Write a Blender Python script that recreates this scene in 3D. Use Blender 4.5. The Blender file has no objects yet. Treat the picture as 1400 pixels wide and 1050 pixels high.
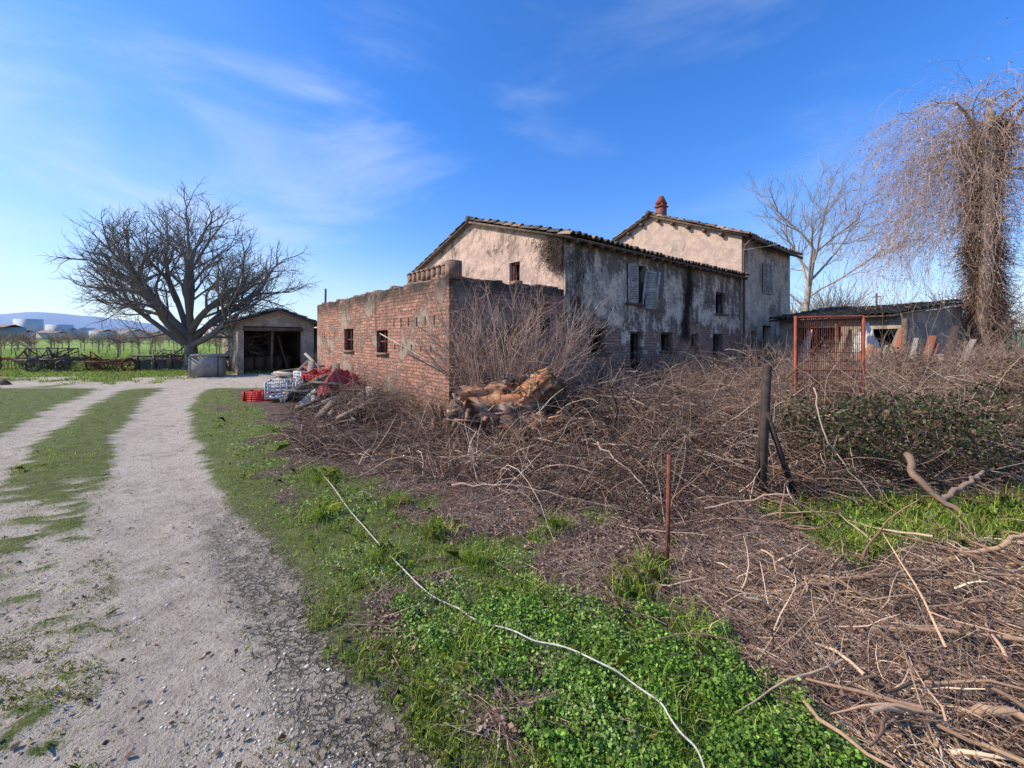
import bpy, math, numpy as np
rng=np.random.default_rng(11)
scene=bpy.context.scene
F=560.;CH=1.6
def G(px,py):
    D=CH*F/(py-462.); return ((px-700)/F*D, D)
# ---------------------------------------------------------------- noise
def _h(ix,iy,seed):
    n=(ix.astype(np.int64)*374761393+iy.astype(np.int64)*668265263+seed*974711)&0x7fffffff
    n=((n^(n>>13))*1274126177)&0x7fffffff
    return ((n^(n>>16))&0xffff)/65535.
def vn(x,y,seed=0):
    x=np.asarray(x,float);y=np.asarray(y,float)
    ix=np.floor(x);iy=np.floor(y);fx=x-ix;fy=y-iy
    fx=fx*fx*(3-2*fx);fy=fy*fy*(3-2*fy)
    ix=ix.astype(np.int64);iy=iy.astype(np.int64)
    a=_h(ix,iy,seed);b=_h(ix+1,iy,seed);c=_h(ix,iy+1,seed);d=_h(ix+1,iy+1,seed)
    return (a*(1-fx)+b*fx)*(1-fy)+(c*(1-fx)+d*fx)*fy
def fbm(x,y,seed=0,o=4):
    s=0;a=.5;t=0
    for i in range(o):
        s=s+a*vn(np.asarray(x)*2**i,np.asarray(y)*2**i,seed+i*17);t+=a;a*=.5
    return s/t
def ss(a,b,x):
    t=np.clip((x-a)/(b-a),0,1);return t*t*(3-2*t)
# ---------------------------------------------------------------- mesh helpers
class Acc:
    def __init__(s): s.v=[];s.f=[];s.c=[];s.n=0
    def add(s,v,f,c=None):
        v=np.asarray(v,float).reshape(-1,3);f=np.asarray(f,int)
        s.v.append(v);s.f.append(f+s.n);s.n+=len(v)
        if c is None: c=np.ones((len(v),3))*.5
        c=np.asarray(c,float)
        if c.ndim==1: c=np.tile(c,(len(v),1))
        s.c.append(c)
    def make(s,name,mat,parent=None,smooth=False,loc=None):
        V=np.concatenate(s.v);C=np.concatenate(s.c)
        me=bpy.data.meshes.new(name)
        loops=np.concatenate([f.ravel() for f in s.f]);sizes=np.concatenate([np.full(f.shape[0],f.shape[1]) for f in s.f])
        me.vertices.add(len(V));me.vertices.foreach_set('co',V.astype(np.float32).ravel())
        me.loops.add(len(loops));me.loops.foreach_set('vertex_index',loops.astype(np.int32))
        me.polygons.add(len(sizes));st=np.concatenate([[0],np.cumsum(sizes)[:-1]])
        me.polygons.foreach_set('loop_start',st.astype(np.int32))
        me.update(calc_edges=True);me.validate()
        at=me.color_attributes.new('Col','FLOAT_COLOR','POINT')
        at.data.foreach_set('color',np.concatenate([C,np.ones((len(C),1))],1).astype(np.float32).ravel())
        if smooth: me.polygons.foreach_set('use_smooth',np.ones(len(sizes),bool))
        if mat: me.materials.append(mat)
        ob=bpy.data.objects.new(name,me);scene.collection.objects.link(ob)
        if parent: ob.parent=parent
        if loc is not None: ob.location=loc
        return ob
def nrm(v): return v/np.maximum(np.linalg.norm(v,axis=-1,keepdims=True),1e-9)
def tubes(acc,P,R,S=4,col=None,caps=False):
    P=np.asarray(P,float);R=np.asarray(R,float)
    if P.ndim==2: P=P[None];R=np.broadcast_to(R,P.shape[:2])
    R=np.broadcast_to(R,P.shape[:2])
    N,K,_=P.shape
    T=nrm(np.gradient(P,axis=1))
    ref=np.where(np.abs(nrm(P[:,-1]-P[:,0])[:,2:3])>.8,np.array([[1,0.1,0]]),np.array([[0,0,1.]]))[:,None,:]
    U=nrm(np.cross(T,np.broadcast_to(ref,T.shape)));V=np.cross(T,U)
    a=np.arange(S)*2*math.pi/S
    ring=P[:,:,None,:]+R[:,:,None,None]*(np.cos(a)[None,None,:,None]*U[:,:,None,:]+np.sin(a)[None,None,:,None]*V[:,:,None,:])
    idx=np.arange(N*K*S).reshape(N,K,S);nx=np.roll(idx,-1,2)
    f=np.stack([idx[:,:-1],nx[:,:-1],nx[:,1:],idx[:,1:]],-1).reshape(-1,4)
    c=None
    if col is not None:
        col=np.asarray(col,float)
        if col.ndim==1: c=col
        else: c=np.repeat(col,K*S,0)
    n0=acc.n
    acc.add(ring,f,c)
    if caps:
        acc.f.append(idx[:,0,:][:,::-1]+n0);acc.f.append(idx[:,-1,:]+n0)
def box(acc,c,h,d=(1,0,0),up=(0,0,1),col=None):
    d=nrm(np.array(d,float));up=np.array(up,float);s=nrm(np.cross(up,d));up=np.cross(d,s)
    sg=np.array([[i,j,k] for i in(-1,1) for j in(-1,1) for k in(-1,1)],float)
    v=np.array(c)+sg[:,0:1]*h[0]*d+sg[:,1:2]*h[1]*s+sg[:,2:3]*h[2]*up
    acc.add(v,[[0,1,3,2],[4,6,7,5],[0,4,5,1],[2,3,7,6],[0,2,6,4],[1,5,7,3]],col)
def bar(acc,p,q,w,t,col=None):
    p=np.array(p,float);q=np.array(q,float);d=q-p
    up=(0,0,1) if abs(nrm(d)[2])<.9 else (0,1,0)
    box(acc,(p+q)/2,(np.linalg.norm(d)/2,w,t),d,up,col)
def leaves(acc,P,size,col,flat=.0):
    N=len(P);n=rng.normal(size=(N,3));n[:,2]=np.abs(n[:,2])+flat;n=nrm(n)
    r=rng.normal(size=(N,3));u=nrm(np.cross(n,r));v=np.cross(n,u)
    size=np.broadcast_to(size,(N,))[:,None]
    q=np.stack([P-u*size*.5,P-v*size*.36+n*size*.08,P+u*size*.5,P+v*size*.36+n*size*.08],1)
    acc.add(q,np.arange(N*4).reshape(N,4),np.repeat(col,4,0))
def blades(acc,P,hgt,w,lean,col):
    N=len(P);a=rng.uniform(0,2*math.pi,N);b=rng.uniform(0,2*math.pi,N)
    dx=np.stack([np.cos(a),np.sin(a),0*a],1);ld=np.stack([np.cos(b),np.sin(b),0*b],1)
    hgt=np.broadcast_to(hgt,(N,))[:,None];w=np.broadcast_to(w,(N,))[:,None];lean=np.broadcast_to(lean,(N,))[:,None]
    z=np.array([[0,0,1.]])
    m=P+z*hgt*.55+ld*lean*hgt*.3;t=P+z*hgt*np.maximum(.25,1-lean*.4)+ld*lean*hgt
    q=np.stack([P-dx*w,P+dx*w,m+dx*w*.8,t,m-dx*w*.8],1)
    acc.add(q,np.arange(N*5).reshape(N,5),np.repeat(col,5,0))
def pick(cols,N,amp=.2,w=None):
    i=rng.choice(len(cols),N,p=w);return np.clip(np.array(cols)[i]*rng.normal(1,amp,(N,1)).clip(.35,2),.003,.9)
def empty(name,loc=(0,0,0),rz=0):
    o=bpy.data.objects.new(name,None);scene.collection.objects.link(o);o.location=loc;o.rotation_euler=(0,0,rz);return o
# ---------------------------------------------------------------- material helpers
class M:
    def __init__(s,name,rough=.85):
        s.m=bpy.data.materials.new(name);s.m.use_nodes=True;s.nt=s.m.node_tree;s.nt.nodes.clear()
        s.out=s.n('ShaderNodeOutputMaterial');s.b=s.n('ShaderNodeBsdfPrincipled')
        s.b.inputs['Roughness'].default_value=rough
        s.b.inputs['Specular IOR Level'].default_value=.25
        s.l(s.b.outputs[0],s.out.inputs[0])
    def n(s,t,**k):
        x=s.nt.nodes.new(t)
        for a,b in k.items(): setattr(x,a,b)
        return x
    def l(s,a,b): s.nt.links.new(a,b)
    def setin(s,i,v):
        if hasattr(v,'links'): s.l(v,i)
        elif isinstance(v,(tuple,list)): i.default_value=tuple(v)+((1,) if len(v)==3 and len(i.default_value)==4 else ())
        else: i.default_value=v
    def mix(s,f,a,b,mode='MIX'):
        x=s.n('ShaderNodeMix',data_type='RGBA',blend_type=mode);s.setin(x.inputs[0],f);s.setin(x.inputs[6],a);s.setin(x.inputs[7],b);return x.outputs[2]
    def math(s,op,a,b=0.,c=None):
        x=s.n('ShaderNodeMath',operation=op);s.setin(x.inputs[0],a);s.setin(x.inputs[1],b)
        if c is not None: s.setin(x.inputs[2],c)
        return x.outputs[0]
    def noise(s,co,scale,detail=6,rough=.6,out=0,dist=0):
        x=s.n('ShaderNodeTexNoise');s.l(co,x.inputs['Vector']);x.inputs['Scale'].default_value=scale;x.inputs['Detail'].default_value=detail;x.inputs['Roughness'].default_value=rough;x.inputs['Distortion'].default_value=dist;return x.outputs[out]
    def ramp(s,f,a,b):
        x=s.n('ShaderNodeMapRange',interpolation_type='SMOOTHSTEP');s.l(f,x.inputs[0]);x.inputs[1].default_value=a;x.inputs[2].default_value=b;return x.outputs[0]
    def coord(s,which='Object'):
        return s.n('ShaderNodeTexCoord').outputs[which]
    def bump(s,h,st=.5,dist=.02):
        x=s.n('ShaderNodeBump');x.inputs['Strength'].default_value=st;x.inputs['Distance'].default_value=dist;s.l(h,x.inputs['Height'])
        s.l(x.outputs[0],s.b.inputs['Normal'])
    def base(s,c): s.setin(s.b.inputs['Base Color'],c)
def simple(name,col,col2=None,scale=5,rough=.8,metal=0,bump=.3):
    m=M(name,rough);co=m.coord()
    n=m.noise(co,scale,8,.65)
    m.base(m.mix(m.ramp(n,.35,.65),col,col2 or tuple(c*.6 for c in col)))
    m.b.inputs['Metallic'].default_value=metal
    if bump: m.bump(n,bump,.02)
    return m.m
def vegmat(name,trans=0.,rough=.8):
    m=M(name,rough);a=m.n('ShaderNodeAttribute',attribute_name='Col');c=a.outputs['Color']
    if trans:
        m.base(c)
        t=m.n('ShaderNodeBsdfTranslucent');m.l(c,t.inputs[0]);x=m.n('ShaderNodeMixShader');x.inputs[0].default_value=trans
        m.l(m.b.outputs[0],x.inputs[1]);m.l(t.outputs[0],x.inputs[2]);m.l(x.outputs[0],m.out.inputs[0])
    else:
        n=m.noise(m.coord(),60,2);m.base(m.mix(1.,c,m.mix(n,(.6,.6,.6),(1.35,1.35,1.35)),'MULTIPLY'))
    return m.m
MV=vegmat('twig_material');ML=vegmat('leaf_material',.35,.6);MB=vegmat('bark_material',0,.9)

def brickcolor(m,uv,dirty=.5):
    b=m.n('ShaderNodeTexBrick')
    nz=m.noise(uv,5,3,out=1)
    add=m.n('ShaderNodeVectorMath',operation='MULTIPLY_ADD');m.l(nz,add.inputs[0]);add.inputs[1].default_value=(.03,.03,0);m.l(uv,add.inputs[2])
    m.l(add.outputs[0],b.inputs['Vector'])
    b.inputs['Scale'].default_value=1;b.inputs['Brick Width'].default_value=.28;b.inputs['Row Height'].default_value=.08;b.inputs['Mortar Size'].default_value=.011
    b.inputs['Mortar Smooth'].default_value=.25;b.inputs['Bias'].default_value=.0
    b.inputs['Color1'].default_value=(.68,.30,.19,1);b.inputs['Color2'].default_value=(.35,.145,.09,1);b.inputs['Mortar'].default_value=(.18,.135,.10,1)
    c=b.outputs[0]
    n1=m.noise(uv,1.1,9,.7);n2=m.noise(uv,12,6,.75)
    c=m.mix(m.math('MULTIPLY',m.ramp(n1,.45,.7),dirty),c,(.12,.08,.06))
    c=m.mix(m.math('MULTIPLY',m.ramp(n2,.50,.64),.7),c,(.62,.45,.34))
    c=m.mix(m.math('MULTIPLY',m.ramp(n2,.44,.34),.6),c,(.12,.07,.05))
    return c,b.outputs['Fac'],n2
def wallmat(name,kind):
    m=M(name,.92);uv=m.coord('UV')
    sep=m.n('ShaderNodeSeparateXYZ');m.l(uv,sep.inputs[0]);z=sep.outputs[1]
    bc,bf,n2=brickcolor(m,uv,.75 if kind=='brick' else .5)
    big=m.noise(uv,.55,10,.68);mid=m.noise(uv,2.3,10,.7);fine=m.noise(uv,20,6,.75)
    st=m.n('ShaderNodeMapping');st.inputs['Scale'].default_value=(2.6,.5,1);m.l(uv,st.inputs[0]);streak=m.noise(st.outputs[0],1.3,9,.7,dist=.4)
    if kind=='brick':
        pv=m.math('ADD',big,m.math('MULTIPLY',mid,.3));pm=m.ramp(pv,.66,.72)
        c=m.mix(m.math('MULTIPLY',pm,.75),bc,m.mix(m.ramp(fine,.4,.6),(.54,.42,.31),(.33,.26,.19)))
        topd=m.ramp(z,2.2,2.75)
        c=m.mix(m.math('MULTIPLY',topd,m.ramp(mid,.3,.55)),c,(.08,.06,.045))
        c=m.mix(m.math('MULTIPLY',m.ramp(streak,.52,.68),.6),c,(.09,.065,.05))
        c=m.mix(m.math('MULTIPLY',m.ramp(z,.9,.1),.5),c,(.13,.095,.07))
        h=m.math('ADD',m.math('MULTIPLY',m.math('SUBTRACT',1,bf),m.math('SUBTRACT',1,pm)),m.math('MULTIPLY',fine,.9))
        m.base(c);m.bump(h,1.,.03);return m.m
    A,B,Dk={'gable':((.74,.50,.37),(.50,.35,.27),(.18,.13,.10)),'upper':((.70,.49,.36),(.54,.385,.30),(.28,.21,.165)),
      'shed':((.50,.40,.29),(.33,.265,.205),(.15,.12,.09)),'long':((.80,.62,.44),(.46,.36,.27),(.095,.07,.05)),'tallside':((.78,.60,.43),(.52,.40,.29),(.17,.13,.10))}[kind]
    c=m.mix(m.ramp(mid,.42,.56),A,B)
    w=m.math('ADD',m.math('MULTIPLY',streak,.5),m.math('MULTIPLY',big,.7))
    lo,hi={'gable':(.62,.70),'upper':(.68,.76),'shed':(.60,.70),'long':(.575,.66),'tallside':(.6,.7)}[kind]
    if kind=='long': w=m.math('ADD',w,m.math('MULTIPLY',m.ramp(z,2.9,4.1),.08))
    c=m.mix(m.math('MULTIPLY',m.ramp(w,lo,hi),.82),c,Dk)
    c=m.mix(m.math('MULTIPLY',m.ramp(fine,.48,.62),.5),c,Dk)
    c=m.mix(m.math('MULTIPLY',m.ramp(m.noise(uv,4.5,9,.75),.55,.62),.7),c,tuple(min(.8,x*1.08) for x in A))
    zb={'long':(2.9,.1),'gable':(2.,.0),'upper':(2.4,.2),'shed':(1.2,-.5),'tallside':(2.5,0)}[kind]
    low=m.math('MULTIPLY',m.ramp(z,zb[0],zb[1]),.24 if kind=='long' else .18)
    bmv=m.math('ADD',m.math('ADD',m.math('MULTIPLY',big,.35),m.math('MULTIPLY',mid,.65)),low)
    t0={'long':.575,'gable':.585,'upper':.66,'shed':.60,'tallside':.59}[kind]
    bm=m.ramp(bmv,t0,t0+.025)
    edge=m.math('MULTIPLY',m.ramp(bmv,t0-.035,t0),m.math('SUBTRACT',1,bm))
    c=m.mix(m.math('MULTIPLY',edge,.55),c,(.15,.12,.09))
    c=m.mix(bm,c,m.mix(.25,bc,(.26,.18,.12)))
    h=m.math('ADD',m.math('MULTIPLY',m.math('MULTIPLY',m.math('SUBTRACT',1,bf),bm),.6),m.math('ADD',m.math('MULTIPLY',fine,.6),m.math('MULTIPLY',m.math('SUBTRACT',1,bm),1.4)))
    m.base(c);m.bump(h,.8,.03);return m.m
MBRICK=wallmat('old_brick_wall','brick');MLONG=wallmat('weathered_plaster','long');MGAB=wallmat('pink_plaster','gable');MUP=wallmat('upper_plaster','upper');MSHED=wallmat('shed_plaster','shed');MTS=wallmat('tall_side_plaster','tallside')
MDARK=simple('interior_shade_black',(.012,.011,.010),bump=0)  # near-black colour stands in for the shade of unlit rooms
MWOOD=simple('old_wood',(.21,.14,.09),(.10,.07,.05),9)
MGREYW=simple('grey_shutter_paint',(.60,.53,.45),(.34,.29,.24),9)
MTILE=M('terracotta_tiles',.9)
_a=MTILE.n('ShaderNodeAttribute',attribute_name='Col');_n=MTILE.noise(MTILE.coord(),3,8,.7)
MTILE.base(MTILE.mix(MTILE.ramp(_n,.4,.62),_a.outputs['Color'],(.07,.06,.045)));MTILE.bump(MTILE.noise(MTILE.coord(),30,4),.4,.01);MTILE=MTILE.m
MRUST=simple('rust',(.27,.085,.045),(.12,.05,.035),18,.85)
MRED=simple('red_rusty_paint',(.50,.10,.05),(.26,.07,.04),12,.7)
MMETAL=simple('dull_metal',(.16,.14,.12),(.08,.06,.045),10,.6,.3)
MCONC=simple('concrete',(.38,.34,.29),(.25,.22,.18),7)
MCOP=simple('copper_gutter',(.19,.10,.07),(.09,.06,.045),7,.6)

# ---------------------------------------------------------------- house frame
e1=np.array([.772,.636]);e2=np.array([-.636,.772]);C0=np.array([1.3,9.97]);RZ=math.atan2(.636,.772)
def loc_ab(x,y):
    dx=np.asarray(x)-C0[0];dy=np.asarray(y)-C0[1];return dx*e1[0]+dy*e1[1],dx*e2[0]+dy*e2[1]
def outside(x,y,m=.1):
    a,b=loc_ab(x,y);return ~((b>-m)&(a>-3.24-m)&(b<10)&(a<17))
# ---------------------------------------------------------------- ground zones
def sco(x,y): return x+y-.02*np.maximum(0,np.minimum(y,14)-3)**2
FX=[-9,-4.6,-3.4,-1.98,-.81,.40,1.13,2.23,3.16,4.9,9,20];FY=[13,8.2,6.4,5.03,4.5,3.8,3.3,3.5,3.95,4.1,4.6,6]
def front(x): return np.interp(x,FX,FY)
def zones(x,y):
    n=fbm(x*1.3,y*1.3,3);n2=fbm(x*4,y*4,9);n4=fbm(x*11,y*11,19,3)
    s=sco(x,y)+(n-.5)*.35+(n2-.5)*.25+(n4-.5)*.22
    near=y<14.5
    rut1=ss(-.22,.15,s)*(1-ss(1.0,1.45,s))
    rut2=ss(-2.15,-1.8,s)*(1-ss(-1.3,-.95,s))
    cen=ss(-1.25,-1.0,s)*(1-ss(-.2,.2,s))
    cenG=cen*ss(.44,.66,n2*.3+n*.2+n4*.5+ss(3.0,6.,y)*.30-.02)
    track=np.where(near,np.maximum(np.maximum(rut1,rut2),cen-cenG),0)
    yd=y+(n-.5)*1.2
    yard=ss(12.3,13.6,yd)*(1-ss(18,19.,yd+.03*(x+12)))*(1-ss(-5.5,-4.,x))
    yard=yard*np.where(x<-14,1-ss(16.4,17,yd),1)*ss(-40,-36,x)*(1-.75*ss(.50,.62,n)*(x<-12.5))
    track=np.maximum(track,yard)
    fr=front(x)
    lit=ss(-.35,.35,y-fr+(n-.5)*1.4)
    mixz=ss(2.35,3.0,s)*ss(.42,.54,n*.45+n2*.35+n4*.2+.05*ss(2.2,3,y))*ss(1.9,2.5,y)
    lit=np.maximum(lit,mixz*.9)
    lit=np.maximum(lit,.8*ss(.54,.63,n*.4+n2*.4+n4*.2)*ss(1.2,2.0,s))
    rg=ss(2.1,2.5,x)*ss(2.5,2.75,y)*(1-ss(3.9,4.3,y+(n-.5)))
    lit=lit*(1-rg*.85)
    stick=ss(1.15,1.5,x+.29*(y-1.52)+(n-.5)*.5+(n2-.5)*.4)*(1-ss(2.55,2.85,y-(n-.5)*.7-.04*x))
    lit=np.maximum(lit,stick)
    lit=np.where(y>30,0,lit)*(1-track)*ss(-11,-8,x)
    lit=np.where(x<-5,lit*(y<12.5),lit)
    return track,lit,stick,rg,n,n2
def hgt(x,y):
    t,l,st,rg,n,n2=zones(x,y)
    h=.05*(n-.5)+.02*(n2-.5)*(1-t*.6)
    h=h-.035*t+.02
    fade=1-ss(22,40,np.hypot(x,y))
    return h*fade
def axis_(n,lim,d0):
    k=np.arange(n+1)
    lo,hi=1.0001,1.2
    for _ in range(60):
        g=(lo+hi)/2
        if d0*(g**n-1)/(g-1)>lim: hi=g
        else: lo=g
    return np.concatenate([[0],d0*(g**k[1:]-1)/(g-1)])
xp=axis_(260,4000,.03);X=np.concatenate([-xp[:0:-1],xp])
Y=np.concatenate([-axis_(40,200,.2)[:0:-1],axis_(420,5000,.022)])
gx,gy=np.meshgrid(X,Y)
T,Lm,St,Rg,nn,nn2=zones(gx,gy);gz=hgt(gx,gy)
acc=Acc();ny,nx_=gx.shape;idx=np.arange(nx_*ny).reshape(ny,nx_)
f=np.stack([idx[:-1,:-1],idx[:-1,1:],idx[1:,1:],idx[1:,:-1]],-1).reshape(-1,4)
acc.add(np.stack([gx,gy,gz],-1),f,np.stack([T,Lm,St],-1).reshape(-1,3))
m=M('ground_material',.95);at=m.n('ShaderNodeAttribute',attribute_name='Col');sp=m.n('ShaderNodeSeparateColor');m.l(at.outputs[0],sp.inputs[0])
co=m.coord()
n_s=m.noise(co,1.2,8,.6);n_m=m.noise(co,7,8,.65);n_f=m.noise(co,45,6,.7);n_x=m.noise(co,160,3,.6)
gcol=m.mix(m.ramp(n_m,.35,.65),(.11,.135,.03),(.19,.22,.055))
gcol=m.mix(m.math('MULTIPLY',m.ramp(n_f,.48,.62),.65),gcol,(.22,.17,.10))
sepc=m.n('ShaderNodeSeparateXYZ');m.l(co,sepc.inputs[0])
far=m.ramp(sepc.outputs[1],14,40);gfar=m.mix(m.ramp(n_s,.4,.6),(.20,.30,.04),(.30,.38,.07));gcol=m.mix(far,gcol,gfar)
tcol=m.mix(m.ramp(n_m,.3,.7),(.70,.58,.44),(.51,.41,.305))
tcol=m.mix(m.math('MULTIPLY',m.ramp(n_s,.45,.62),.5),tcol,(.74,.63,.48))
tcol=m.mix(m.math('MULTIPLY',m.ramp(n_f,.49,.60),.58),tcol,(.32,.25,.175))
tcol=m.mix(m.math('MULTIPLY',m.ramp(n_x,.56,.66),.5),tcol,(.76,.68,.56))
tcol=m.mix(m.math('MULTIPLY',m.ramp(m.noise(co,2.6,9,.75),.51,.64),.55),tcol,(.29,.23,.14))
tcol=m.mix(m.math('MULTIPLY',m.ramp(m.noise(co,5.,9,.8),.55,.66),.5),tcol,(.23,.22,.08))
lcol=m.mix(m.ramp(n_m,.35,.65),(.22,.14,.10),(.09,.058,.042))
lcol=m.mix(m.math('MULTIPLY',m.ramp(n_f,.5,.62),.6),lcol,(.38,.26,.185))
tm=m.ramp(m.math('ADD',sp.outputs[0],m.math('MULTIPLY',m.math('SUBTRACT',n_f,.5),1.6)),.32,.68)
lm=m.ramp(m.math('ADD',sp.outputs[1],m.math('MULTIPLY',m.math('SUBTRACT',n_f,.5),.9)),.35,.6)
c=m.mix(tm,m.mix(lm,gcol,lcol),tcol)
mpv=m.n('ShaderNodeMapping');mpv.inputs['Rotation'].default_value=(0,0,math.radians(45));mpv.inputs['Scale'].default_value=(1.0,2.1,1);m.l(m.mix(.12,co,m.noise(co,12,4,out=1)),mpv.inputs[0])
vo=m.n('ShaderNodeTexVoronoi',feature='DISTANCE_TO_EDGE');vo.inputs['Scale'].default_value=19;m.l(mpv.outputs[0],vo.inputs['Vector'])
sxy=m.math('ADD',sepc.outputs[0],sepc.outputs[1]);sxy=m.math('ADD',sxy,m.math('MULTIPLY',m.math('SUBTRACT',n_s,.5),.4))
band=m.math('MULTIPLY',m.math('MULTIPLY',m.ramp(sxy,.65,.95),m.ramp(sxy,1.5,1.3)),m.ramp(sepc.outputs[1],4.6,2.4))
crack=m.math('MULTIPLY',m.math('MULTIPLY',m.ramp(vo.outputs['Distance'],.15,.02),band),m.ramp(n_m,.36,.54))
c=m.mix(m.math('MULTIPLY',band,.5),c,(.27,.21,.15));c=m.mix(m.math('MULTIPLY',crack,.8),c,(.075,.058,.042))
m.base(c)
h=m.math('ADD',m.math('MULTIPLY',n_f,.8),m.math('ADD',m.math('MULTIPLY',n_m,1.0),m.math('MULTIPLY',n_x,.3)));h=m.math('SUBTRACT',h,m.math('MULTIPLY',crack,.9))
m.bump(h,1.,.04)
acc.make('ground',m.m,smooth=True)

def sample(N,xr,yr,pf):
    x=rng.uniform(*xr,N);y=rng.uniform(*yr,N);k=rng.random(N)<pf(x,y);return x[k],y[k]
def samplefar(N,y0,y1,xl,pf,p=1.6):
    u=rng.random(N);y=(y0**(1-p)+u*(y1**(1-p)-y0**(1-p)))**(1/(1-p))
    x=rng.uniform(xl[0],xl[1],N)*y
    k=rng.random(N)<pf(x,y);return x[k],y[k]
x,y=samplefar(32000,1.2,14,(-1.5,.2),lambda x,y:zones(x,y)[0]*(.15+.75*ss(.4,.65,fbm(x*1.7,y*1.7,33))),1.9)
n=len(x);sz=rng.gamma(1.6,.0018,n)+.0014
octv=np.array([[1,0,0],[0,1,0],[-1,0,0],[0,-1,0],[0,0,.6],[0,0,-.6]],float)
V=octv[None]*sz[:,None,None]*rng.uniform(.6,1.4,(n,6,3))
V+=np.stack([x,y,hgt(x,y)+sz*.1],-1)[:,None]
fo=np.array([[0,1,4],[1,2,4],[2,3,4],[3,0,4],[1,0,5],[2,1,5],[3,2,5],[0,3,5]])
acc=Acc();acc.add(V,(fo[None]+np.arange(n)[:,None,None]*6).reshape(-1,3),np.repeat(pick([(.62,.52,.4),(.44,.35,.26),(.72,.64,.53),(.29,.23,.17)],n),6,0));acc.make('gravel',MV)

# ---------------------------------------------------------------- grass & weeds
GR=[(.26,.36,.035),(.34,.45,.06),(.16,.24,.03),(.44,.46,.11),(.46,.38,.17)]
GW=[.30,.26,.18,.17,.09]
def gmask(x,y):
    t,l,st,rg,n_,n2_=zones(x,y);return (1-ss(.15,.6,t))*(1-ss(.3,.7,l))*outside(x,y)
acc=Acc()
x,y=samplefar(310000,1.3,16,(-1.6,1.5),lambda x,y:gmask(x,y)*(.22+.78*ss(.38,.6,fbm(x*2.5,y*2.5,77)*.6+fbm(x*8,y*8,78)*.4)),1.5)
n=len(x);P=np.stack([x,y,hgt(x,y)],-1)
k=np.sqrt(np.clip(y/3,1,4));edge=ss(1.3,2.0,sco(x,y))*.5+.5
tuft=.6+1.3*ss(.5,.7,fbm(x*3.,y*3.,80))
blades(acc,P,rng.gamma(4,.0095,n)*k**.5*edge*tuft,.0021*k*rng.uniform(.6,1.3,n),rng.uniform(.2,1.3,n),pick(GR,n,.25,GW))
x,y=samplefar(150000,1.2,9,(-1.6,.3),lambda x,y:ss(.48,.62,fbm(x*3.1,y*3.1,51)*.5+fbm(x*12,y*12,52)*.5)*(1-gmask(x,y))*np.where(sco(x,y)<.1,.9,.10+.5*ss(1.0,1.3,sco(x,y))),1.8)
n=len(x);blades(acc,np.stack([x,y,hgt(x,y)],-1),rng.gamma(3,.0042,n),.0022,rng.uniform(.4,1.5,n),pick([(.27,.28,.055),(.38,.36,.12),(.17,.19,.04)],n))
x,y=samplefar(50000,14,60,(-1.5,-.35),lambda x,y:(1-zones(x,y)[0]),1.5)
n=len(x);blades(acc,np.stack([x,y,0*x],-1),rng.uniform(.05,.14,n),.02,rng.uniform(.2,.9,n),pick([(.30,.42,.06),(.22,.33,.05),(.42,.44,.13)],n))
x,y=sample(30000,(2.1,6.5),(2.4,4.6),lambda x,y:gmask(x,y)*.9);n=len(x)
blades(acc,np.stack([x,y,hgt(x,y)],-1),rng.gamma(4,.018,n),.0032,rng.uniform(.3,1.1,n),pick(GR,n,.25,GW))
for cx,cy in [(.15,2.45),(.75,2.5),(-.6,3.3),(.35,3.4),(-1.1,3.9),(.95,2.2),(-.25,2.9),(2.6,3.0),(3.2,3.2),(-2.1,4.6),(.9,2.75),(-1.7,3.6),(-.9,2.9),(-.2,2.0)]:
    n=200;x=cx+rng.normal(0,.07,n);y=cy+rng.normal(0,.07,n)
    blades(acc,np.stack([x,y,hgt(x,y)],-1),rng.uniform(.06,.18,n),.003,rng.uniform(.3,1.2,n),pick(GR,n,.25,GW))
acc.make('grass',ML)
acc=Acc()
def clover(x,y):
    s=sco(x,y);z=ss(1.35,1.8,s)*(1-ss(.4,.8,zones(x,y)[1]))
    return z*ss(.44,.58,fbm(x*2.4,y*2.4,15)*.7+fbm(x*9,y*9,16)*.3)
x,y=samplefar(210000,1.3,10,(-1.2,1.1),clover,1.75)
n=len(x);bump_=fbm(x*9,y*9,60);z=hgt(x,y)+rng.random(n)**.7*(.015+.13*bump_*ss(.4,.7,fbm(x*2.4,y*2.4,15)))
leaves(acc,np.stack([x,y,z],-1),rng.uniform(.007,.022,n)*np.clip(y/3,1,2),pick([(.26,.40,.055),(.36,.50,.10),(.15,.24,.035),(.46,.52,.21)],n,.24),.8)
x,y=sample(100000,(-.7,1.9),(1.25,2.45),lambda x,y:(1-ss(.3,.7,zones(x,y)[2]))*ss(.40,.56,fbm(x*3,y*3,22)*.7+fbm(x*10,y*10,23)*.3+.08*(1-ss(1.8,2.3,y)))*(sco(x,y)>1.65)*(1-ss(1.2,1.45,x)))
n=len(x);cl=fbm(x*8,y*8,61);z=hgt(x,y)+rng.random(n)**.6*(.02+.15*np.clip(cl-.25,0,1))
leaves(acc,np.stack([x,y,z],-1),rng.uniform(.007,.024,n),pick([(.23,.42,.045),(.33,.52,.085),(.13,.23,.03),(.12,.18,.04)],n,.24),.9)
acc.make('broadleaf_weeds',ML)

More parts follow.
